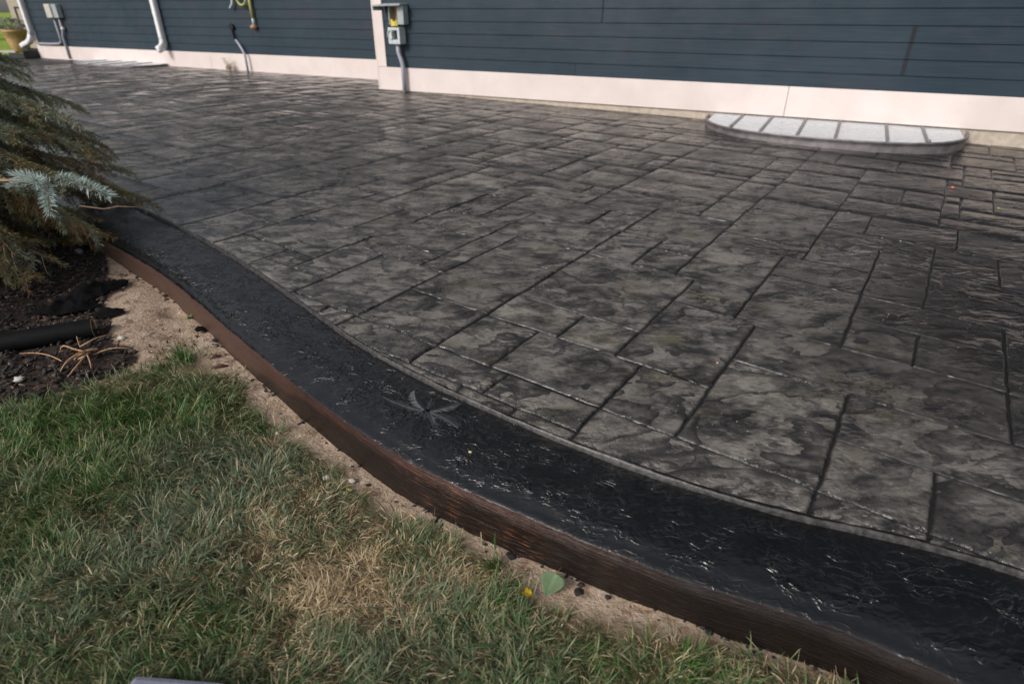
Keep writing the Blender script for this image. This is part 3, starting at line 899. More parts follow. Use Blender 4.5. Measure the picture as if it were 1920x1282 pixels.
# gas riser and yellow tube
gr_ = empty('gas_riser', wallpt(-3.9, 0, LOFF), label='thin grey pipe rising bent out of the patio in front of the left base trim', cat='pipe')
wtube([(-3.86, -.03, LOFF - .10), (-3.86, .30, LOFF - .10), (-3.90, .36, LOFF - .09), (-4.02, .47, LOFF - .05), (-4.10, .53, LOFF - .03)], .021, 10).build('pipe', M_PVC, gr_, True)
wtube([(-4.10, .55, LOFF - .05), (-4.14, .72, LOFF - .045), (-4.12, .79, LOFF - .045)], .018, 8).build('bracket', M_SEAM, gr_, True)
m = MB(); m.wbox(-4.19, -4.08, LOFF - .06, LOFF - .02, .70, .78); m.build('clip', M_SEAM, gr_, bevel=.01)
yt = empty('yellow_tube', wallpt(-3.53, .75, LOFF), label='yellow green coiled tube with a brown fitting hanging on the left wall near the corner', cat='tube')
cp = [(-3.53, .88, LOFF - .06), (-3.535, 1.3, LOFF - .06)]
wtube(cp, .026, 10).build('tube', M_HOSE, yt, True)
wtube([(-3.60 - .11 * (1 - math.cos(a)), 1.19 - .11 * math.sin(a), LOFF - .08) for a in np.linspace(0, math.pi, 14)], .020, 8).build('coil', M_HOSE, yt, True)
wtube([(-3.53, .775, LOFF - .06), (-3.53, .885, LOFF - .06)], .023, 10).build('connector', M_PALEBOX, yt, True)
m = MB(); m.blob(wallpt(-3.545, .745, LOFF - .06), .058, 3, 10, 7, (1.15, .8, .72), .12); m.build('fitting', M_COPPER, yt, True)
wtube([(-3.93, 1.25, LOFF - .06), (-3.97, 1.10, LOFF - .07), (-4.03, 1.03, LOFF - .08)], .02, 8).build('cable_end', M_PALEBOX, yt, True)
# weed at the foot of the wall
wd = empty('weed', wallpt(-4.30, .02, LOFF - .12), label='small pale weed growing at the foot of the left base trim', cat='plant')
m = MB(); L_ = MB()
for k in range(16):
    a = rg.uniform(0, 6.28); h_ = rg.uniform(.07, .24); sp_ = rg.uniform(.02, .09)
    b_ = wallpt(-4.30, .0, LOFF - .12)
    tip = b_ + Vector((math.cos(a) * sp_, math.sin(a) * sp_, h_))
    m.tube([b_, (b_ + tip) / 2 + Vector((0, 0, .01)), tip], [.004, .003, .002], 5)
    for q_ in range(3):
        c_ = b_.lerp(tip, .55 + .2 * q_)
        aa = rg.uniform(0, 6.28); dx, dy = math.cos(aa) * .03, math.sin(aa) * .03
        L_.add([c_, c_ + Vector((dx - dy * .35, dy + dx * .35, .008)), c_ + Vector((dx * 1.8, dy * 1.8, -.004)), c_ + Vector((dx + dy * .35, dy - dx * .35, .008))], [(0, 1, 2, 3)])
m.build('stem', M_PALESTRAW, wd)
L_.build('leaves', simple('weed_leaf', (.30, .30, .14), .6, .4, 40), wd)
# open electrical box beside the corner board
eb = empty('electrical_box', wallpt(.40, .6, 0), label='open grey electrical disconnect box with lifted lid beside the white corner board', cat='electrical box')
m = MB()
m.wbox(.335, .352, -.13, -.021, .835, 1.055); m.wbox(.565, .58, -.13, -.021, .835, 1.055)
m.wbox(.352, .565, -.13, -.021, 1.040, 1.055); m.wbox(.352, .565, -.032, -.022, .835, 1.04); m.wbox(.46, .565, -.13, -.032, .835, .85)
m.wbox(.475, .565, -.127, -.115, .85, 1.04)
m.build('housing', M_GREYBOX, eb, bevel=.003)
m = MB(); m.wbox(.353, .474, -.050, -.033, .86, 1.035); m.build('inner_panel', M_RUST, eb)
m = MB()
m.hexa([wallpt(.19, 1.045, -.26), wallpt(.585, 1.055, -.20), wallpt(.59, 1.06, -.03), wallpt(.20, 1.06, -.03),
        wallpt(.19, 1.062, -.26), wallpt(.585, 1.078, -.20), wallpt(.59, 1.083, -.03), wallpt(.20, 1.083, -.03)])
m.hexa([wallpt(.175, 1.00, -.25), wallpt(.19, 1.00, -.25), wallpt(.19, 1.00, -.05), wallpt(.175, 1.00, -.05),
        wallpt(.175, 1.062, -.26), wallpt(.19, 1.062, -.26), wallpt(.19, 1.075, -.03), wallpt(.175, 1.075, -.03)])
m.build('lid', M_GREYBOX, eb, bevel=.003)
m = MB()
m.wbox(.37, .40, -.14, -.09, .815, .895); m.wbox(.405, .445, -.145, -.10, .815, .87); m.wbox(.45, .47, -.14, -.10, .815, .885)
m.build('yellow_clip', M_YELLOW, eb, bevel=.006)
m = MB()
m.wbox(.325, .385, -.16, -.022, .60, .80); m.wbox(.475, .515, -.16, -.022, .60, .80)
m.wbox(.386, .474, -.16, -.022, .60, .655); m.wbox(.386, .474, -.16, -.022, .765, .80)
m.build('lower_box', M_PALEBOX, eb, bevel=.006)
m = MB(); m.wbox(.387, .473, -.075, -.022, .657, .763); m.build('recess', M_DARK, eb)
m = MB(); m.tube([wallpt(.375 + .05 * math.cos(a), .715 + .05 * math.sin(a), -.17) for a in np.linspace(.6, 5.6, 16)], .006, 6); m.build('latch_ring', M_PALEBOX, eb, True)
wtube([(.42, .60, -.085), (.42, .50, -.085), (.465, .38, -.085), (.475, .33, -.085), (.475, -.03, -.085)], .030, 12).build('conduit', M_PVC, eb, True)

# window wells ------------------------------------------------------
def well(name, tc, off, a, b, ztop, zbot, label, nribs):
    w_ = empty(name, wallpt(tc, zbot, off), label=label, cat='window well', group='window wells along the wall')
    nseg = 44
    def el(f, s=1.0): 
        th = math.pi * f
        x_ = -math.cos(th); y_ = -math.sin(th)
        x_ = math.copysign(abs(x_) ** .80, x_); y_ = -abs(y_) ** .80
        return tc + a * s * x_, off - .034 + b * s * y_
    # corrugated metal ring
    m = MB()
    ring = []
    for k in range(nseg + 1):
        t_, o_ = el(k / nseg); ring.append((t_, o_))
    prof = [(1.0, ztop), (1.018, ztop + .004), (1.02, ztop - .012), (1.004, ztop - .022), (1.008, (ztop + zbot) / 2), (1.0, zbot - .05)]
    rows = []
    for s_, z_ in prof:
        rows.append([wallpt(tc + (t_ - tc) * s_, z_, off + (o_ - off) * s_) for t_, o_ in ring])
    base = 0; vs = [p for r in rows for p in r]; fs = []
    for i in range(len(rows) - 1):
        for k in range(nseg):
            q_ = i * (nseg + 1) + k
            fs.append((q_, q_ + 1, q_ + nseg + 2, q_ + nseg + 1))
    m.add(vs, fs); m.build('metal_ring', M_GALV, w_, True)
    # cover panels between ribs
    edges = [tc - a * .97] + [tc - a + 2 * a * q_ for q_ in nribs] + [tc + a * .97]
    def bo(t_):
        x_ = min(1, abs((t_ - tc) / a)); return off - .034 - b * .965 * max(0, 1 - x_ ** (2 / .80)) ** (.80 / 2)
    for e0, e1 in zip(edges[:-1], edges[1:]):
        m = MB(); N_ = 6
        tp, bt = [], []
        for k in range(N_ + 1):
            t_ = e0 + .012 + (e1 - e0 - .024) * k / N_
            tp.append((t_, off - .036)); bt.append((t_, min(bo(t_), off - .04)))
        for k in range(N_):
            A0, A1, B1, B0 = tp[k], tp[k + 1], bt[k + 1], bt[k]
            q8 = [wallpt(A0[0], ztop + .012, A0[1]), wallpt(A1[0], ztop + .012, A1[1]), wallpt(B1[0], ztop - .004, B1[1]), wallpt(B0[0], ztop - .004, B0[1])]
            m.hexa([p - Vector((0, 0, .004)) for p in q8] + q8)
        m.build('cover_panel', M_PANEL, w_)
    for e in edges[1:-1]:
        m = MB(); f_ = bo(e) + .01
        m.hexa([wallpt(e - .014, ztop + .001, off - .036), wallpt(e + .014, ztop + .001, off - .036), wallpt(e + .014, ztop - .012, f_), wallpt(e - .014, ztop - .012, f_),
                wallpt(e - .014, ztop + .024, off - .036), wallpt(e + .014, ztop + .024, off - .036), wallpt(e + .014, ztop + .008, f_), wallpt(e - .014, ztop + .008, f_)])
        m.build('rib', M_RIB, w_, bevel=.003)
    for f in (.27, .73):
        t_, o_ = el(f, .985); p = wallpt(t_, ztop + .012, o_)
        m = MB(); m.tube([p - Vector((0, 0, .02)), p + Vector((0, 0, .008))], .016, 8); m.build('clip', M_GALV, w_, True)
    return w_
well('window_well', 5.88, 0, 1.20, 1.00, -.020, -.125, 'white ribbed window well cover in a half round metal ring under the right base trim', (.145, .27, .41, .545, .72, .85))
well('window_well', -7.45, LOFF, 1.25, .75, .060, .02, 'low white window well cover lying against the far left base trim', (.2, .4, .6, .8))

# ------------------------------------------------------------------ far left background
nh = empty('neighbour_house', (-19.5, 25, 0), label='tan stucco neighbouring house with a dark framed window behind the far left corner', cat='house')
m = MB(); m.wbox(-15.55, -12.6, 3.1, 9, -.2, 4.6); m.build('wall', M_TANWALL, nh)
m = MB(); m.wbox(-15.18, -15.12, 3.04, 3.098, 0.62, 1.09); m.wbox(-15.119, -14.351, 3.04, 3.098, 1.05, 1.09); m.wbox(-15.119, -14.351, 3.04, 3.098, .62, .66); m.wbox(-14.35, -14.29, 3.04, 3.098, .62, 1.09); m.build('window_frame', M_DARK, nh)
m = MB(); m.wbox(-15.118, -14.352, 3.06, 3.097, .662, 1.048); m.build('window_pane', simple('tan_blind', (.38, .31, .27), .4, .1), nh)
m = MB(); m.wbox(-15.9, -12.2, 2.7, 9.4, 4.602, 4.9); m.build('roof', M_ROOF, nh)
pot = empty('planter', (-12.6, 15.55, 0), label='round ochre planter standing at the far end of the patio left of the downspout', cat='planter')
def lathe(m, c, prof, n=20):
    vs = [(c[0] + r * math.cos(2 * math.pi * k / n), c[1] + r * math.sin(2 * math.pi * k / n), c[2] + z) for r, z in prof for k in range(n)]
    fs = [(i * n + k, i * n + (k + 1) % n, (i + 1) * n + (k + 1) % n, (i + 1) * n + k) for i in range(len(prof) - 1) for k in range(n)]
    m.add(vs, fs)
px_, py_, pz_ = G(43, 99)
pot.location = (px_, py_, pz_)
m = MB(); lathe(m, (px_, py_, pz_), [(0, .005), (.15, .005), (.20, .12), (.25, .30), (.27, .46), (.285, .47), (.285, .52), (.25, .52), (.24, .45)], 20); m.build('bowl', M_POT, pot, True)
m = MB(); lathe(m, (px_, py_, pz_), [(0, .46), (.241, .455)], 16); m.build('potting_soil', M_DARK, pot)
def leaf_cloud(c, r, n_, ls, c1, c2, seed, flat=1.0, zmin=None):
    g = np.random.default_rng(seed)
    d = g.normal(size=(n_, 3)); d /= np.linalg.norm(d, axis=1)[:, None]
    rr = g.uniform(.45, 1, n_) ** .5
    lump = .72 + .5 * vnoise(d[:, 0] * 2.2 + seed, d[:, 2] * 2.2 + d[:, 1] * 1.7, seed)
    ce = np.array(c) + d * (rr * lump)[:, None] * np.array(r)
    a = g.normal(size=(n_, 3)); a /= np.linalg.norm(a, axis=1)[:, None]
    b = np.cross(a, g.normal(size=(n_, 3))); b /= np.linalg.norm(b, axis=1)[:, None]
    L = ls * g.uniform(.6, 1.3, n_)[:, None]
    V_ = np.stack([ce - a * L, ce + b * L * .35, ce + a * L, ce - b * L * .35], 1).reshape(-1, 3)
    f = g.uniform(0, 1, n_)[:, None]
    cc = np.array(c1) * (1 - f) + np.array(c2) * f
    cc = np.repeat(np.concatenate([cc, np.ones((n_, 1))], 1), 4, 0)
    return V_, np.arange(n_ * 4).reshape(-1, 4), cc
V_, Q_, C_ = leaf_cloud((px_ - .05, py_, pz_ + .62), (.36, .3, .17), 700, .035, (.20, .22, .20), (.32, .33, .33), 4)
link('silver_plant', None)
bpy.data.objects.remove(bpy.data.objects['silver_plant'])
sp_ = empty('silver_plant', (px_, py_, pz_ + .47), label='silvery grey leaved plant growing in the ochre planter', cat='plant')
adopt(link('leaves', np_mesh('leaves', V_, Q_, M_SHRUB, False, C_)), sp_)
m = MB()
for k in range(7):
    a = k * .9; m.tube([(px_, py_, pz_ + .45), (px_ + .14 * math.cos(a), py_ + .14 * math.sin(a), pz_ + .62)], .007, 5)
m.build('stem', M_TWIG, sp_)
# dark shrub against the neighbouring wall
sx, sy, sz = G(58, 96); sx -= .25; sy += 1.2
sh = empty('shrub', (sx, sy, sz), label='dark green shrub between the ochre planter and the white downspout', cat='shrub')
V_, Q_, C_ = leaf_cloud((sx, sy, sz + .62), (.42, .42, .55), 2600, .05, (.012, .022, .010), (.05, .07, .04), 9)
adopt(link('foliage', np_mesh('foliage', V_, Q_, M_SHRUB, False, C_)), sh)
m = MB()
for k in range(6):
    a = k * 1.1; m.tube([(sx, sy, sz - .05), (sx + .1 * math.cos(a), sy + .1 * math.sin(a), sz + .3), (sx + .25 * math.cos(a), sy + .25 * math.sin(a), sz + .7)], [.02, .014, .006], 6)
m.build('stem', M_BARK, sh)
# black plastic tray under the downspout elbow
tx, ty, tz = G(62, 101)
tr = empty('black_splash_tray', (tx, ty, tz), label='black plastic splash tray below the white elbow at the far left house corner', cat='tray')
m = MB(); m.wbox(-11.35, -10.74, LOFF - .32, LOFF - .04, .045, .075); m.wbox(-11.35, -10.74, LOFF - .36, LOFF - .321, .045, .15)
m.wbox(-11.35, -10.74, LOFF - .039, LOFF + .0, .045, .24); m.wbox(-10.739, -10.72, LOFF - .36, LOFF - .04, .045, .2)
m.build('tray', M_DARK, tr, bevel=.006)
# pale stepping slab beyond the patio end
qx, qy, qz = G(28, 100)
m = MB(); m.box(-.45, .45, -.25, .25, 0, .04)
o = m.build('stepping_slab', simple('pale_slab', (.52, .50, .46), .8), None, bevel=.01); o.location = (qx - .4, qy + .2, qz - .0)
tag(o, 'pale concrete stepping slab at the edge of the bright lawn beside the planter', 'slab')
# far trees / hedge beyond the lit lawn
for k, (bx, by, r_) in enumerate(((-24.5, 26.5, 1.3), (-31, 30, 1.8), (-36, 24, 1.7))):
    tr_ = empty('broadleaf_tree', (bx, by, -.1), label=['dark green tree beyond the bright lawn, nearest to the tan house', 'broad green tree beyond the lawn, middle of the three on the far left', 'green tree standing farthest left beyond the lawn'][k], cat='tree', group='trees beyond the lawn')
    V_, Q_, C_ = leaf_cloud((bx, by, .75 + r_ * .95), (r_ * 1.1, r_ * 1.1, r_ * 1.0), 5000, .10, (.02, .035, .012), (.08, .13, .03), 30 + k)
    adopt(link('crown', np_mesh('crown', V_, Q_, M_SHRUB, False, C_)), tr_)
    m = MB(); m.tube([(bx, by, -.2), (bx + .05, by, 1.2), (bx, by + .1, 2.6)], [.16, .12, .05], 8); m.build('trunk', M_BARK, tr_, True)

# ------------------------------------------------------------------ planting bed
def gp(px, py, dz=-.14):
    x, y, _ = G(px, py, -.14)
    return x, y, float(groundz(x, y))
# mulch chips
def chips(n_, seed, mat, name, lab, smin, smax, cond):
    g = np.random.default_rng(seed)
    x = g.uniform(-4.2, -.9, n_ * 6); y = g.uniform(1.2, 4.2, n_ * 6)
    k = cond(x, y); x = x[k][:n_]; y = y[k][:n_]; n_ = len(x)
    L = g.uniform(smin, smax, n_); W_ = L * g.uniform(.25, .6, n_); H = L * g.uniform(.10, .25, n_)
    yaw = g.uniform(0, 6.28, n_); tilt = g.normal(0, .35, n_); roll = g.normal(0, .4, n_)
    base = np.array([(-1, -.7, -1), (1, -1, -1), (.8, 1, -1), (-.9, .8, -1), (-.8, -.8, 1), (.9, -.7, 1), (.7, .8, 1), (-1, .7, 1)], float)
    B = base[None] * np.stack([L, W_, H], -1)[:, None, :] * .5
    B = B * g.uniform(.75, 1.2, B.shape)
    # rotations
    c_, s_ = np.cos(tilt)[:, None], np.sin(tilt)[:, None]
    bx, bz = B[..., 0] * c_ - B[..., 2] * s_, B[..., 0] * s_ + B[..., 2] * c_
    c_, s_ = np.cos(roll)[:, None], np.sin(roll)[:, None]
    by, bz = B[..., 1] * c_ - bz * s_, B[..., 1] * s_ + bz * c_
    c_, s_ = np.cos(yaw)[:, None], np.sin(yaw)[:, None]
    X_, Y_ = bx * c_ - by * s_, bx * s_ + by * c_
    V_ = np.stack([X_ + x[:, None], Y_ + y[:, None], bz + (groundz(x, y) + H * .3 + g.uniform(0, .012, n_))[:, None]], -1).reshape(-1, 3)
    F_ = np.array([(3, 2, 1, 0), (4, 5, 6, 7), (0, 1, 5, 4), (1, 2, 6, 5), (2, 3, 7, 6), (3, 0, 4, 7)])
    Q_ = (F_[None] + (np.arange(n_) * 8)[:, None, None]).reshape(-1, 4)
    tag(link(name, np_mesh(name, V_, Q_, mat)), lab, 'mulch', kind='stuff')
def in_mulch(x, y): return in_poly(x + .05 * (vnoise(x * 9, y * 9, 3) - .5), y + .05 * (vnoise(x * 9, y * 9, 4) - .5), MULCH) & (y < y_outer(x) - .05)
chips(5200, 1, M_MULCH[0], 'dark_mulch', 'dark bark mulch covering the bed under the spruce', .010, .034, in_mulch)
chips(800, 2, M_MULCH[1], 'red_brown_mulch', 'red brown bark chips scattered through the dark mulch', .010, .034, in_mulch)
chips(1000, 3, M_MULCH[2], 'faded_mulch', 'faded grey brown bark chips scattered on the mulch', .008, .03, in_mulch)
def sand_zone(x, y):
    return (~in_poly(x, y, LAWN)) & (y < y_outer(x) - .045) & (fbm(x, y, 5, 2, 33) > .44) & (x > -2.1) & ~in_mulch(x, y)
chips(650, 4, simple('sand_clod', (.46, .36, .28), .9, .3, 70, .003), 'sand_clods', 'small clods and grains lying on the sandy strip', .003, .011, sand_zone)
chips(420, 5, M_MULCH[1], 'soil_debris', 'tiny bark bits and debris strewn on the sandy strip', .004, .018, sand_zone)

chips(150, 6, simple('soil_clod', (.36, .27, .20), .95, .3, 60, .004), 'soil_clods', 'lumps of dried sandy soil on the strip beside the curb', .010, .026, sand_zone)
chips(260, 7, M_MULCH[0], 'stray_mulch', 'dark mulch pieces strayed onto the sand near the bed', .006, .020, lambda x, y: sand_zone(x, y) & (x < -1.05))

# black drain pipe lying in the bed
a = Vector(gp(182, 632)); a.z += .034
dirn = Vector(gp(-40, 668)) - a; dirn.z = 0; dirn.normalize()
pp = empty('drain_pipe', a, label='black plastic drain pipe lying on the mulch with its open end facing right', cat='pipe')
R_ = .043
m = MB(); N_ = 28
ring = []
side = Vector((-dirn.y, dirn.x, 0)); upv = Vector((0, 0, 1))
stations = [(0, R_)] + [(k * .012, R_) for k in range(1, 3)] + [(k * .05, R_ * (1 + .008 * math.sin(k * 2.1))) for k in range(1, 40)]
vs = []; fs = []
for sx_, r_ in stations:
    cc_ = a + dirn * sx_ + Vector((0, 0, -.004 * sx_ + .02 * sx_ * sx_ * .05))
    vs += [cc_ + side * r_ * math.cos(2 * math.pi * k / N_) + upv * r_ * .96 * math.sin(2 * math.pi * k / N_) for k in range(N_)]
for i in range(len(stations) - 1):
    for k in range(N_): fs.append((i * N_ + k, i * N_ + (k + 1) % N_, (i + 1) * N_ + (k + 1) % N_, (i + 1) * N_ + k))
m.add(vs, fs); m.build('pipe_wall', M_PIPE, pp, True)
m = MB(); vs = []; fs = []
for sx_, r_ in ((-.0015, R_), (-.003, R_ - .002), (-.0015, R_ - .004), (0, R_ - .005)):
    cc_ = a + dirn * sx_
    vs += [cc_ + side * r_ * math.cos(2 * math.pi * k / N_) + upv * r_ * .96 * math.sin(2 * math.pi * k / N_) for k in range(N_)]
for i in range(3):
    for k in range(N_): fs.append((i * N_ + k, i * N_ + (k + 1) % N_, (i + 1) * N_ + (k + 1) % N_, (i + 1) * N_ + k))
m.add(vs, fs); m.build('cut_rim', M_PALESTRAW, pp, True)
m = MB(); vs = []; fs = []
for sx_ in (0, .2, .6, 1.2):
    cc_ = a + dirn * sx_; r_ = R_ - .005
    vs += [cc_ + side * r_ * math.cos(2 * math.pi * k / N_) + upv * r_ * .96 * math.sin(2 * math.pi * k / N_) for k in range(N_)]
for i in range(3):
    for k in range(N_): fs.append((i * N_ + k, i * N_ + (k + 1) % N_, (i + 1) * N_ + (k + 1) % N_, (i + 1) * N_ + k))
fs.append([3 * N_ + k for k in range(N_)])
m.add(vs, fs); m.build('pipe_inside', M_PIPEIN, pp, True)

# crumpled landscape fabric
def crumple(cpx, cpy, L, W_, yaw, hgt, seed, label):
    cx, cy, cz = gp(cpx, cpy)
    n_ = 34
    gx, gy = np.meshgrid(np.linspace(-1, 1, n_), np.linspace(-1, 1, n_), indexing='ij')
    er = 1 + .35 * (fbm(np.arctan2(gy, gx) * 1.5, gx * 0, 2.2, 3, seed) - .5)
    x_ = gx * L * er; y_ = gy * W_ * er
    X_ = cx + x_ * math.cos(yaw) - y_ * math.sin(yaw); Y_ = cy + x_ * math.sin(yaw) + y_ * math.cos(yaw)
    rid = np.abs(fbm(X_, Y_, 9, 3, seed + 5) - .5) * 2
    Z_ = groundz(X_, Y_) + .004 + hgt * (1 - rid) ** 2 * np.clip(1.15 - np.hypot(gx, gy), 0, 1) + .012 * fbm(X_, Y_, 25, 2, seed)
    id_ = np.arange(n_ * n_).reshape(n_, n_)
    q = np.stack([id_[:-1, :-1], id_[1:, :-1], id_[1:, 1:], id_[:-1, 1:]], -1).reshape(-1, 4)
    ctr = np.hypot(gx, gy).ravel()
    q = q[(ctr[q].max(1) < 1.05)]
    o = link('landscape_fabric', np_mesh('landscape_fabric', np.stack([X_, Y_, Z_], -1).reshape(-1, 3), q, M_FABRIC, True))
    so = o.modifiers.new('s', 'SOLIDIFY'); so.thickness = .0015
    tag(o, label, 'landscape fabric', 'landscape fabric scraps')
crumple(176, 560, .17, .08, 1.15, .05, 5, 'crumpled black landscape fabric heaped beside the spruce at the edge of the sand')
crumple(128, 588, .13, .06, .3, .05, 9, 'flat black landscape fabric behind the open end of the drain pipe')
crumple(206, 596, .07, .03, .3, .035, 12, 'small torn scrap of black fabric right of the drain pipe end')
crumple(377, 622, .020, .028, .9, .008, 14, 'tiny black fabric scrap lying on the sand beside the curb')

# dry weed stems tangle
def stem(pts_px, r, name, mat, label, cat, group=None, hs=None, parent=None):
    P_ = []
    for i, (a_, b_) in enumerate(pts_px):
        x_, y_, z_ = gp(a_, b_); h_ = hs[i] if hs else .012
        x2, y2, _ = G(a_, b_, -.14 + h_); P_.append((x2, y2, z_ + h_ + .004))
    pts = [Vector(p) for p in P_]
    sm = []
    for i in range(len(pts) - 1):
        for f in (0, .33, .66): sm.append(pts[i].lerp(pts[i + 1], f))
    sm.append(pts[-1])
    for _ in range(2):
        sm = [sm[0]] + [(sm[i - 1] + sm[i] * 2 + sm[i + 1]) / 4 for i in range(1, len(sm) - 1)] + [sm[-1]]
    m = MB(); m.tube(sm, [r * (1 - .5 * i / len(sm)) for i in range(len(sm))], 7)
    return m
clump = empty('dry_weed', gp(168, 668), label='dried tan weed clump with curled stems below the open pipe end', cat='dry weed')
for pts, r, hs in ((((172, 664), (150, 668), (128, 682), (118, 700), (116, 706)), .0042, (.03, .05, .045, .02, .0)),
                   (((165, 668), (140, 660), (122, 653), (116, 658), (115, 665)), .0034, (.03, .05, .05, .03, .01)),
                   (((165, 672), (150, 690), (138, 705), (130, 714)), .0036, (.03, .025, .01, .0)),
                   (((166, 672), (172, 685), (174, 698)), .003, (.03, .02, .0)),
                   (((186, 662), (172, 664), (160, 668), (146, 676), (142, 681)), .0055, (.025, .035, .035, .02, .012)),
                   (((172, 668), (160, 676), (148, 680)), .005, (.02, .02, .01)),
                   (((160, 672), (140, 676), (126, 688), (120, 698)), .003, (.03, .04, .03, .0)),
                   (((152, 655), (165, 650), (185, 640), (205, 634), (220, 635)), .0028, (.01, .03, .035, .03, .01)),
                   (((152, 655), (148, 645), (146, 636)), .0018, (.01, .02, .03)),
                   (((178, 674), (200, 664), (225, 659), (244, 660), (253, 664)), .0026, (.005, .025, .03, .02, .005)),
                   (((120, 683), (105, 674), (88, 669), (66, 667), (40, 668)), .0026, (.005, .02, .022, .015, .005))):
    stem(pts, r, '', M_STRAW, '', '', hs=hs).build('stem', M_STRAW, clump, True)
# loose straws in bed and on sand: countless
m = MB(); m2 = MB()
for k in range(1500):
    x = rg.uniform(-2.3, .9); y = rg.uniform(.7, 3.0)
    if y > float(y_outer(x)) - .05: continue
    inl = bool(in_poly(np.array(x), np.array(y), LAWN))
    if inl: continue
    near = float(fbm(x, y, 4, 2, 55))
    if rg.random() > .25 + near * .7: continue
    a = rg.uniform(0, 6.28); L = rg.uniform(.012, .05); z = float(groundz(x, y)) + rg.uniform(.002, .009)
    b_ = rg.uniform(-.3, .3) * L
    p0 = Vector((x, y, z)); p2 = p0 + Vector((math.cos(a) * L, math.sin(a) * L, rg.uniform(-.002, .006))); pm = (p0 + p2) / 2 + Vector((-math.sin(a) * b_, math.cos(a) * b_, rg.uniform(0, .006)))
    (m if rg.random() < .6 else m2).tube([p0, pm, p2], [.0009, .0009, .0005], 3, False)
tag(m.build('straw_litter', M_PALESTRAW), 'pale dry grass pieces scattered over sand and mulch', 'litter', kind='stuff')
tag(m2.build('twig_litter', M_STRAW), 'thin tan twigs scattered over sand and mulch', 'litter', kind='stuff')

# single stones
for k, (a_, b_, r_, lab) in enumerate(((40, 719, .017, 'pale chipped stone on dark mulch at the lawn edge, left of the dry weed'), (231, 642, .014, 'whitish stone on the soil right of the open pipe end'),
                                  (612, 889, .0125, 'pale green white stone by the curb foot, left one of the pair'), (659, 893, .011, 'small white stone by the curb foot, right one of the pair'),
                                  (153, 483, .022, 'grey concrete lump under the lowest spruce branches'), (438, 730, .007, 'tiny white stone on the sand beside the grass edge'), (519, 808, .008, 'small pinkish stone on the sand beside the curb'))):
    x, y, z = gp(a_, b_, -.08)
    m = MB(); m.blob((x, y, z + r_ * .45), r_, 40 + k, 8, 6, (1.15, .9, .7), .22)
    o = m.build('pebble', M_PEBBLE if k != 4 else simple('grey_lump', (.22, .22, .22), .85, .3, 50, .004), None, True)
    tag(o, lab, 'stone', 'stones on the soil')
for k, (a_, b_, L, yaw, lab) in enumerate(((412, 686, .03, .3, 'brown curled bark piece on the sand beside the curb'), (404, 668, .02, .5, 'small brown bark flake on the sand above the curled bark piece'),
                                      (345, 612, .0, .3, ''),)):
    if not L: continue
    x, y, z = gp(a_, b_)
    m = MB(); m.tube([Vector((x - L * math.cos(yaw), y - L * math.sin(yaw), z + .006)), Vector((x, y, z + .012)), Vector((x + L * math.cos(yaw), y + L * math.sin(yaw), z + .006))], [.003, .008, .003], 7)
    tag(m.build('bark_piece', M_MULCH[1], None, True), lab, 'bark', 'bark pieces on the sand')

# fallen leaves
def heart_leaf(cpx, cpy, L, yaw, col, tilt, label, dz=.02, curl=.2):
    cx, cy, _ = G(cpx, cpy, -.15 + dz); cz = float(groundz(cx, cy))
    e = empty('fallen_leaf', (cx, cy, cz + dz), label=label, cat='leaf')
    nn = 12; vs = []; cs_ = []
    for i in range(nn + 1):
        f = i / nn
        wv = .58 * (math.sin(math.pi * f ** .62)) ** .75 * (1 - .35 * f) if 0 < f < 1 else 0
        for k in range(-4, 5):
            q_ = k / 4
            yy = f - .10 * (1 - f) * abs(q_) ** .5 * 0
            vx = q_ * wv * L; vy = (f - .5) * L
            vz = curl * L * (q_ * q_ * wv * wv * 1.5 + (f - .5) ** 2 * .6) + (.003 if k == 0 else 0) * -1
            vs.append((vx, vy, vz)); t_ = 1.25 if k == 0 else 1
            cs_.append((col[0] * t_, col[1] * t_, col[2] * t_, 1))
    Rm = Matrix.Rotation(yaw, 4, 'Z') @ Matrix.Rotation(tilt, 4, 'X')
    vs = [tuple(Rm @ Vector(v_) + Vector((cx, cy, cz + dz))) for v_ in vs]
    q = np.array([(i * 9 + k, i * 9 + k + 1, (i + 1) * 9 + k + 1, (i + 1) * 9 + k) for i in range(nn) for k in range(8)])
    o = adopt(link('leaf_blade', np_mesh('leaf_blade', np.array(vs), q, M_LEAF, True, np.array(cs_))), e)
    so = o.modifiers.new('s', 'SOLIDIFY'); so.thickness = .0004
    b0 = Rm @ Vector((0, -.5 * L, .06 * L)) + Vector((cx, cy, cz + dz)); b1 = Rm @ Vector((.05 * L, -.95 * L, -.02)) + Vector((cx, cy, cz + dz))
    m = MB(); m.tube([b0, (b0 + b1) / 2, b1], [.0008, .0007, .0006], 6); m.build('leaf_stalk', M_STRAW, e)
heart_leaf(1033, 1092, .060, 2.6, (.17, .25, .135), -.30, 'fallen pale green heart shaped leaf on the soil by the curb', .030)
heart_leaf(988, 1106, .026, 1.9, (.80, .52, .03), .35, 'bright yellow fallen leaf in the grass beside the green leaf', .022, .5)
heart_leaf(652, 912, .016, .7, (.55, .42, .03), .3, 'small yellow leaf bit by the curb foot', .010, .5)
heart_leaf(584, 872, .016, .2, (.55, .30, .20), .2, 'small pinkish leaf bit on the soil by the curb', .008, .4)
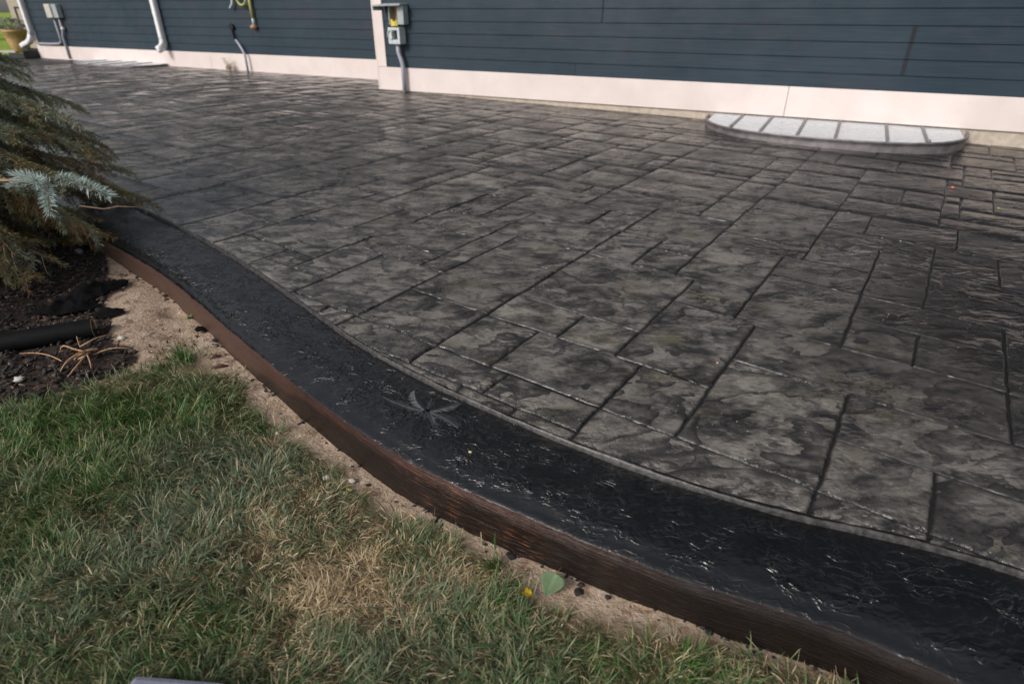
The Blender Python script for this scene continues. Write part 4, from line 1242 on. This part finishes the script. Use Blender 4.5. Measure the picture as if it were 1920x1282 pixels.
# specks on the patio
for k, (a_, b_, r_, c_, lab) in enumerate(((1786, 352, .012, (.85, .25, .12), 'tiny orange fleck on the dark stamped patio near the window well'), (1872, 391, .008, (.55, .5, .15), 'tiny yellow fleck on the dark right side of the patio'),
                                       (882, 844, .005, (.75, .62, .35), 'tiny straw coloured fleck on the black band'), (1345, 681, .005, (.60, .32, .14), 'tiny orange brown crumb in a patio joint'))):
    x, y, z = G(a_, b_)
    m = MB(); m.blob((x, y, z + (.003 if k != 2 else -.006)), r_, 60 + k, 7, 5, (1, 1, .5), .3)
    tag(m.build('fleck', simple('fleck_%d' % k, c_, .6), None, True), lab, 'fleck', 'flecks on the patio')
# edge of a blue grey paver in the grass
bx, by, _ = G(330, 1290, -.11); bz = float(groundz(bx, by)) + .02
m = MB(); m.box(-.09, .11, -.16, .0, -.03, .03)
o = m.build('blue_grey_paver', M_BLUESTONE, None, bevel=.012); o.location = (bx, by + .012, bz + .005); o.rotation_euler = (0, 0, -.08)
tag(o, 'blue grey paver whose rounded edge shows in the grass at the bottom', 'paver')

# ------------------------------------------------------------------ lawn
def blades(name, x, y, kindmix, seed, lab, hmul=1.0, cat='grass'):
    g = np.random.default_rng(seed); n_ = len(x)
    ppx, ppy, _ = proj(x, y, groundz(x, y) + .02)
    def spot(cx, cy, rx, ry): return np.exp(-(((ppx - cx) / rx) ** 2 + ((ppy - cy) / ry) ** 2))
    dry = kindmix['dry'](x, y); grey = kindmix['grey'](x, y); green = kindmix['green'](x, y)
    wob = g.uniform(0, 1, n_)
    r1 = g.uniform(0, 1, n_)
    isdry = r1 < dry
    length = (.026 + .05 * g.uniform(0, 1, n_) ** 1.6) * np.where(isdry, .8, 1) * (1 + .25 * green) * hmul
    width = (.0006 + .0016 * g.uniform(0, 1, n_) ** 1.3) * np.where(isdry, .8, 1)
    fl = fbm(x, y, 5.5, 2, 101) * 12 + fbm(x, y, 17, 2, 102) * 6
    yaw = fl + g.normal(0, 1.0, n_)
    lean = np.clip(g.normal(1.12, .30, n_) - .25 * green + .2 * isdry, .15, 1.5)      # angle from vertical at the tip
    ns = 5
    a = yaw; dx, dy = np.cos(a), np.sin(a)
    pts = np.zeros((n_, ns, 3)); p = np.stack([x, y, groundz(x, y) - .002], -1)
    cv = g.uniform(-.5, .5, n_)
    th = lean * .35
    pts[:, 0] = p
    for k in range(1, ns):
        th_ = th + (lean * 1.25 - th) * (k / (ns - 1))
        aa = a + cv * k / ns * 1.6
        st = length / (ns - 1)
        p = p + np.stack([np.cos(aa) * np.sin(th_) * st, np.sin(aa) * np.sin(th_) * st, np.cos(th_) * st], -1)
        p[:, 2] = np.maximum(p[:, 2], groundz(p[:, 0], p[:, 1]) + .003 + .004 * wob)
        pts[:, k] = p
    tw = g.uniform(0, math.pi, n_)
    sx_ = -np.sin(a + (tw - 1.57) * .5); sy_ = np.cos(a + (tw - 1.57) * .5); sz_ = (g.uniform(-.5, .5, n_))
    wprof = [.75, 1, .9, .6, 0.0]
    V_ = []
    for k in range(ns):
        w_ = (width * wprof[k])[:, None] * np.stack([sx_, sy_, sz_], -1)
        if k < ns - 1: V_ += [pts[:, k] - w_, pts[:, k] + w_]
        else: V_ += [pts[:, k]]
    nv = len(V_); V_ = np.stack(V_, 1).reshape(-1, 3)
    b = (np.arange(n_) * nv)[:, None]
    Q_ = np.concatenate([b + np.array([2 * k, 2 * k + 1, 2 * k + 3, 2 * k + 2]) for k in range(ns - 2)])
    T_ = b + np.array([2 * (ns - 2), 2 * (ns - 2) + 1, nv - 1])
    cg = np.array([.052, .122, .046]); cgl = np.array([.15, .215, .070]); cgr = np.array([.205, .265, .175]); cd = np.array([.66, .53, .34]); cd2 = np.array([.80, .68, .50]); cb = np.array([.33, .20, .085])
    u1 = g.uniform(0, 1, n_)[:, None]
    c0 = cg * (1 - u1) + cgl * u1
    gr2 = np.clip(green, 0, 1)[:, None]
    c0 = c0 * (1 - gr2) + (np.array([.045, .125, .028]) * (1 - u1) + np.array([.115, .245, .055]) * u1) * gr2
    gm = np.clip(grey - .5 * green + g.normal(0, .2, n_), 0, 1)[:, None]
    c0 = c0 * (1 - gm) + cgr * g.uniform(.7, 1.15, n_)[:, None] * gm
    yel = (g.uniform(0, 1, n_) < .10)[:, None]
    c0 = np.where(yel, c0 * .5 + cd * .4, c0)
    u2 = g.uniform(0, 1, n_)[:, None]
    c1 = np.where(u2 < .55, cd * (1 - u2) + cd2 * u2, cb * .6 + cd * .4)
    cc = np.where(isdry[:, None], c1, c0) * g.uniform(.75, 1.35, n_)[:, None]
    tipc = (g.uniform(0, 1, n_) < .25)[:, None]
    rows_ = []
    for k in range(nv):
        f = (k // 2) / (ns - 1)
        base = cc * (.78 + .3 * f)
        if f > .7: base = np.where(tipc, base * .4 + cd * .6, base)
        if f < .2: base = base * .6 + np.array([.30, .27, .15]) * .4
        rows_.append(base)
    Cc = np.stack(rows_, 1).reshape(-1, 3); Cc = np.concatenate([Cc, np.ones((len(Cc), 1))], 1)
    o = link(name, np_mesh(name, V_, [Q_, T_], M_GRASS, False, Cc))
    tag(o, lab, cat, kind='stuff')
spots_dry = [(820, 1075, 130, 55, .45), (560, 1010, 120, 50, .4), (760, 1180, 90, 50, .35), (625, 1110, 110, 60, 1.7), (655, 1060, 60, 30, .8), (485, 965, 42, 30, .55), (545, 1215, 60, 40, .55), (1150, 1130, 60, 45, .8), (700, 1010, 60, 40, .45), (460, 1040, 70, 40, .30), (1240, 1205, 120, 40, .55), (1480, 1262, 140, 30, .7),
             (900, 1060, 45, 40, .45), (560, 900, 50, 45, .35), (330, 690, 40, 12, .5), (230, 715, 60, 15, .5), (95, 872, 14, 10, .8), (600, 960, 70, 40, .35), (140, 960, 30, 30, .3), (320, 1130, 60, 40, .2), (1010, 1130, 40, 30, .4), (350, 935, 90, 50, .22)]
spots_grey = [(420, 860, 150, 60, .9), (330, 960, 180, 70, .6), (620, 980, 110, 60, .45), (800, 1120, 130, 60, .45), (60, 900, 60, 50, .5), (280, 1060, 200, 60, .5), (900, 1240, 200, 50, .4), (100, 1150, 120, 60, .35), (700, 1230, 200, 60, .4)]
spots_green = [(200, 790, 200, 50, 1.0), (340, 765, 70, 30, .8), (180, 900, 130, 60, .8), (60, 1000, 80, 60, .6), (30, 850, 80, 60, .6), (1180, 1250, 160, 40, .6), (950, 1130, 60, 40, .5), (500, 790, 30, 40, .7), (380, 1180, 140, 50, .4)]
def mk(spots, base):
    def f(x, y):
        a, b, _ = proj(x, y, groundz(x, y) + .02)
        r = base + .0 * a
        nz_ = .45 + 1.1 * fbm(x, y, 11, 3, 66)
        for cx, cy, rx, ry, w_ in spots: r = r + nz_ * w_ * np.exp(-(((a - cx) / rx) ** 2 + ((b - cy) / ry) ** 2))
        return np.clip(r + (fbm(x, y, 9, 3, 5) - .5) * .5, 0, 1)
    return f
KM = dict(dry=mk(spots_dry, .09), grey=mk(spots_grey, .22), green=mk(spots_green, .05))
def sample_lawn(n_, x0, x1, y0, y1, seed, edge=True):
    g = np.random.default_rng(seed)
    x = g.uniform(x0, x1, n_); y = g.uniform(y0, y1, n_)
    w = .05
    xe = x + (fbm(x, y, 8, 3, 200) - .5) * .14; ye = y + (fbm(x, y, 8, 3, 201) - .5) * .14
    k = in_poly(xe, ye, LAWN) & (y < y_outer(x) - .045)
    if edge:
        xe2 = xe + .05; ye2 = ye + .05
        inner = in_poly(xe2, ye2, LAWN)
        k &= inner | (g.uniform(0, 1, n_) < .45)
    dens = fbm(x, y, 13, 2, 210)
    k &= g.uniform(0, 1, n_) < .35 + dens * 1.1
    return x[k], y[k]
x, y = sample_lawn(185000, -1.75, 1.1, .35, 1.95, 300)
blades('lawn', x, y, KM, 301, 'matted lawn grass, green with grey and straw coloured dry patches beside the curb')
x, y = sample_lawn(36000, -5.4, 2.2, -1.0, 1.95, 302, False)
k = ~((x > -1.75) & (x < 1.1) & (y > .35)); x, y = x[k], y[k]
blades('lawn_surround', x, y, KM, 303, 'grass of the lawn continuing around the near patch')
def constf(v): return lambda x, y: x * 0 + v
x, y = sample_lawn(42000, -1.75, 1.1, .35, 1.95, 310, False)
blades('thatch', x, y, dict(dry=constf(.92), grey=constf(0.), green=constf(0.)), 311, 'straw coloured thatch lying between the grass blades', .62)
g = np.random.default_rng(88)
x = g.uniform(-1.5, 1.0, 26000); y = g.uniform(.5, 2.2, 26000)
k = (~in_poly(x, y, LAWN)) & (soft_in(x, y, LAWN, .10) > .05) & (y < y_outer(x) - .03) & (fbm(x, y, 12, 2, 90) > .42) & (g.uniform(0, 1, len(x)) < .30)
x, y = x[k], y[k]
blades('stray_grass', x, y, dict(dry=constf(.45), grey=constf(.3), green=constf(.2)), 312, 'stray grass blades spilling from the lawn edge over the sand')
# separate tufts on the sand
g = np.random.default_rng(5)
for k, (a_, b_, n_, sp_, hm, lab) in enumerate(((345, 672, 260, .040, 1.1, 'bright green grass tuft standing on the sand near the curb'), (300, 690, 140, .05, .9, 'grass tuft with yellow base left of the bright green one'),
                                           (930, 1052, 70, .018, 1.3, 'upright green grass tuft at the foot of the curb'), (1470, 1205, 40, .02, 1.0, 'small grass tuft near the curb at the lower right'),
                                           (355, 598, 26, .012, .45, 'tiny grass sprout beside the curb and the hollow'), (1290, 1240, 90, .035, 1.0, 'grass tuft on bare soil at the bottom edge'))):
    x0, y0, z0 = gp(a_, b_)
    ang = g.uniform(0, 6.28, n_); rr = np.abs(g.normal(0, sp_, n_))
    x = x0 + rr * np.cos(ang); y = y0 + rr * np.sin(ang)
    kk = y < y_outer(x) - .02; x, y = x[kk], y[kk]
    if len(x) < 3: continue
    KT = dict(dry=lambda x, y: x * 0 + .12, grey=lambda x, y: x * 0 + .1, green=lambda x, y: x * 0 + .95)
    blades('grass_tuft', x, y, KT, 400 + k, lab, hm)

# ------------------------------------------------------------------ spruce
def needles_on(P_, dens, nl, col_a, col_b, g, up_bias=.35, w=.0009, ang=(.85, 1.2), tipfan=True):
    """needles along a polyline P_ (k,3)"""
    P_ = np.array(P_, float)
    seg = np.diff(P_, axis=0); L = np.linalg.norm(seg, axis=1); tot = L.sum()
    n_ = int(tot * dens)
    if n_ < 4: return None
    s = np.sort(g.uniform(0, tot, n_))
    cs = np.concatenate([[0], np.cumsum(L)])
    i = np.clip(np.searchsorted(cs, s) - 1, 0, len(L) - 1)
    f = ((s - cs[i]) / L[i])[:, None]
    base = P_[i] * (1 - f) + P_[i + 1] * f
    t_ = seg[i] / L[i][:, None]
    r_ = g.normal(size=(n_, 3)); r_[:, 2] = r_[:, 2] * .6 + up_bias
    r_ -= (r_ * t_).sum(1)[:, None] * t_
    r_ /= np.linalg.norm(r_, axis=1)[:, None]
    a_ = g.uniform(ang[0], ang[1], n_)
    if tipfan:
        near = np.clip((s - (tot - .02)) / .02, 0, 1); a_ = a_ * (1 - .55 * near)
    d_ = t_ * np.cos(a_)[:, None] + r_ * np.sin(a_)[:, None]
    ln = nl * g.uniform(.75, 1.15, n_)[:, None]
    side = np.cross(d_, g.normal(size=(n_, 3))); side /= np.linalg.norm(side, axis=1)[:, None]
    mid = base + d_ * ln * .55 + t_ * ln * .03
    tip = base + d_ * ln + t_ * ln * .12
    V_ = np.stack([base - side * w * .7, base + side * w * .7, mid + side * w, mid - side * w, tip], 1).reshape(-1, 3)
    b = (np.arange(n_) * 5)[:, None]
    u_ = g.uniform(0, 1, n_)[:, None]
    cc = (np.array(col_a) * (1 - u_) + np.array(col_b) * u_) * g.uniform(.8, 1.2, n_)[:, None]
    cc = np.repeat(np.concatenate([cc, np.ones((n_, 1))], 1), 5, 0) * np.tile(np.array([.62, .62, 1.0, 1.0, 1.45]), n_)[:, None]
    return V_, b + np.array([0, 1, 2, 3]), b + np.array([3, 2, 4]), cc
TX, TY = -3.42, 3.02
TZ = float(groundz(TX, TY))
spruce = empty('spruce_tree', (TX, TY, TZ), label='blue green spruce with drooping lower branches at the left beside the curb', cat='tree')
m = MB(); m.tube([(TX, TY, TZ - .1), (TX + .01, TY, TZ + .8), (TX, TY + .02, TZ + 1.8), (TX, TY, TZ + 3.0)], [.095, .075, .045, .012], 12); m.build('trunk', M_BARK, spruce, True)
def bez(p, d, L, droop, n_=9, wig=0, g=None):
    out = [Vector(p)]; d = Vector(d).normalized(); st = L / n_
    for k in range(n_):
        d = Vector((d.x, d.y, d.z - droop * st)).normalized()
        if wig: d = (d + Vector(g.normal(0, wig, 3))).normalized()
        out.append(out[-1] + d * st)
    return out
def add_needles(store, r):
    if r is None: return
    V_, q, t_, cc = r
    b = store['n']; store['V'].append(V_); store['Q'].append(q + b); store['T'].append(t_ + b); store['C'].append(cc); store['n'] += len(V_)
gN = np.random.default_rng(77)
GREEN = ((.21, .27, .18), (.43, .49, .37)); OLIVE = ((.27, .25, .11), (.44, .38, .19)); BROWN = ((.25, .16, .07), (.38, .25, .12)); PALE = ((.36, .48, .46), (.60, .70, .68)); DEEP = ((.030, .052, .042), (.07, .10, .08))
def branch(z0, az, L, pitch, full, tint_lo):
    d = Vector((math.cos(az) * math.cos(pitch), math.sin(az) * math.cos(pitch), math.sin(pitch)))
    p0 = Vector((TX, TY, z0)) + d * .05
    ax = bez(p0, d, L, .5, 12, .045, gN)
    minz = lambda p: float(groundz(p.x, p.y)) + .03
    for p in ax: p.z = max(p.z, minz(p))
    m = MB(); m.tube(ax, [max(.0022, .011 * (1 - i / 13)) for i in range(len(ax))], 6)
    st = dict(V=[], Q=[], T=[], C=[], n=0)
    tp = ax[-1]; qx, qy, _q = proj(tp.x, tp.y, tp.z); seen = full and qx > -140 and qy > -260
    full = seen
    dens = 560 if full else 120
    wneed = .0014 if full else .0020
    def pal(p, frac):
        z = p.z - float(zp(p.x, p.y))
        lo = tint_lo * max(0., 1 - z / .62)
        u_ = gN.uniform()
        if u_ < lo * .28: return BROWN
        if u_ < .10 + lo * .7: return OLIVE
        if u_ < .92: return GREEN
        return DEEP
    add_needles(st, needles_on([tuple(p) for p in ax[5:]], dens, .024, *pal(ax[-1], 1), gN, w=wneed))
    nodes = 19 if full else 7
    for i in range(nodes):
        fr = .22 + .76 * i / (nodes - 1)
        q_ = fr * (len(ax) - 1); a_ = min(int(q_), len(ax) - 2)
        pos = ax[a_].lerp(ax[a_ + 1], q_ - a_)
        t_ = (ax[a_ + 1] - ax[a_]).normalized()
        sidev = t_.cross(Vector((0, 0, 1))).normalized()
        for sgn in (-1, 1):
            l2 = (.20 * (1 - fr) + .105) * gN.uniform(.75, 1.15)
            dd = (t_ * gN.uniform(.7, 1.0) + sidev * sgn * gN.uniform(.45, .85) + Vector((0, 0, gN.uniform(-.35, .15)))).normalized()
            tw = bez(pos, dd, l2, 4.6, 6, .04, gN)
            for p in tw: p.z = max(p.z, minz(p))
            m.tube(tw, [.0030 - .0003 * k for k in range(len(tw))], 4, False)
            cpl = pal(tw[-1], fr)
            add_needles(st, needles_on([tuple(p) for p in tw], dens, .025, *cpl, gN, w=wneed))
            if full and l2 > .13:
                for j in (1, 3):
                    for s2 in (-1, 1):
                        if gN.uniform() < .45: continue
                        l3 = l2 * (.55 - .09 * j) * gN.uniform(.8, 1.2)
                        tt = (tw[j + 1] - tw[j]).normalized(); sv = tt.cross(Vector((0, 0, 1))).normalized()
                        d3 = (tt * .85 + sv * s2 * .65 + Vector((0, 0, -.15))).normalized()
                        t3 = bez(tw[j], d3, l3, 4, 4)
                        for p in t3: p.z = max(p.z, minz(p))
                        m.tube(t3, .0014, 3, False)
                        add_needles(st, needles_on([tuple(p) for p in t3], dens, .020, *cpl, gN, w=wneed))
    br = m.build('branch', M_TWIG, spruce)
    V_ = np.concatenate(st['V']); me = np_mesh('needles', V_, [np.concatenate(st['Q']), np.concatenate(st['T'])], M_NEEDLE, False, np.concatenate(st['C']))
    o = link('needles', me, br)
    return ax
# visible side faces the camera and the patio; lengths set by the real outline of the tree
def radius(zz): return np.interp(zz, [0, .15, .35, .6, .85, 1.1, 1.6, 2.4, 3.0], [1.05, 1.24, 1.28, 1.12, .84, .60, .46, .32, .08])
levels = [.14, .20, .27, .34, .41, .48, .55, .62, .69, .76, .84, .93, 1.04, 1.16, 1.30, 1.5, 1.75, 2.05, 2.4]
for li_, zz in enumerate(levels):
    nb_ = 17 if zz < 1.35 else 8
    for k in range(nb_):
        az = 2 * math.pi * (k + (li_ % 2) * .5 + gN.uniform(-.2, .2)) / nb_
        da = (az + .35 + math.pi) % (2 * math.pi) - math.pi       # 0 = towards the camera side
        if abs(da) < 1.35:
            L = float(radius(zz)) * gN.uniform(.90, 1.06)
            branch(TZ + zz + .22, az, L * 1.08, gN.uniform(-.04, .12), zz < 1.45, .8)
        else:
            if (k + li_) % 3: continue
            branch(TZ + zz + .22, az, float(radius(zz)) * gN.uniform(.8, 1.0), gN.uniform(-.05, .1), False, .6)
# pale blue new shoots
st = dict(V=[], Q=[], T=[], C=[], n=0)
m = MB()
def shoot(px0, py0, px1, py1, dep0, dep1, nl=.020):
    def at(px, py, dep):
        dx = (px - PCX) / FPX; dy = (PCY - py) / FPX
        return Vector((dx * dep, (cP + dy * sP) * dep, 1 + (-sP + dy * cP) * dep))
    a_, b_ = at(px0, py0, dep0), at(px1, py1, dep1)
    mid = (a_ + b_) / 2 + Vector((0, 0, .008))
    pts = [a_, mid, b_]
    m.tube(pts, [.003, .0026, .0018], 6)
    add_needles(st, needles_on([tuple(p) for p in pts], 1500, nl, *PALE, gN, .5, .0011, (.85, 1.2)))
D0 = 1.95
shoot(108, 332, 202, 368, D0 + .04, D0 - .02, .036)
shoot(90, 345, 93, 400, D0, D0 - .06, .032)
shoot(92, 346, 30, 330, D0, D0 + .02, .034)
shoot(75, 350, 66, 338, D0, D0 - .08, .032)
shoot(60, 345, 22, 350, D0, D0 - .04, .030)
def at3(px, py, dep):
    dx = (px - PCX) / FPX; dy = (PCY - py) / FPX
    return Vector((dx * dep, (cP + dy * sP) * dep, 1 + (-sP + dy * cP) * dep))
m.tube([Vector((TX, TY, TZ + .55)), at3(-160, 340, D0 + .35), at3(20, 338, D0 + .03), at3(90, 340, D0)], [.012, .008, .004, .003], 6)
br = m.build('new_shoot', M_TWIG, spruce); br['label'] = 'pale silvery blue new shoots'
o = link('pale_needles', np_mesh('pale_needles', np.concatenate(st['V']), [np.concatenate(st['Q']), np.concatenate(st['T'])], M_NEEDLE, False, np.concatenate(st['C'])), br)
# bare twig sticking out over the band
def at3(px, py, dep):
    dx = (px - PCX) / FPX; dy = (PCY - py) / FPX
    return Vector((dx * dep, (cP + dy * sP) * dep, 1 + (-sP + dy * cP) * dep))
m = MB(); m.tube([at3(150, 386, 2.62), at3(195, 392, 2.60), at3(222, 387, 2.58), at3(268, 389, 2.57)], [.0034, .003, .0028, .0018], 6); m.build('bare_twig', M_BARK, spruce, True)
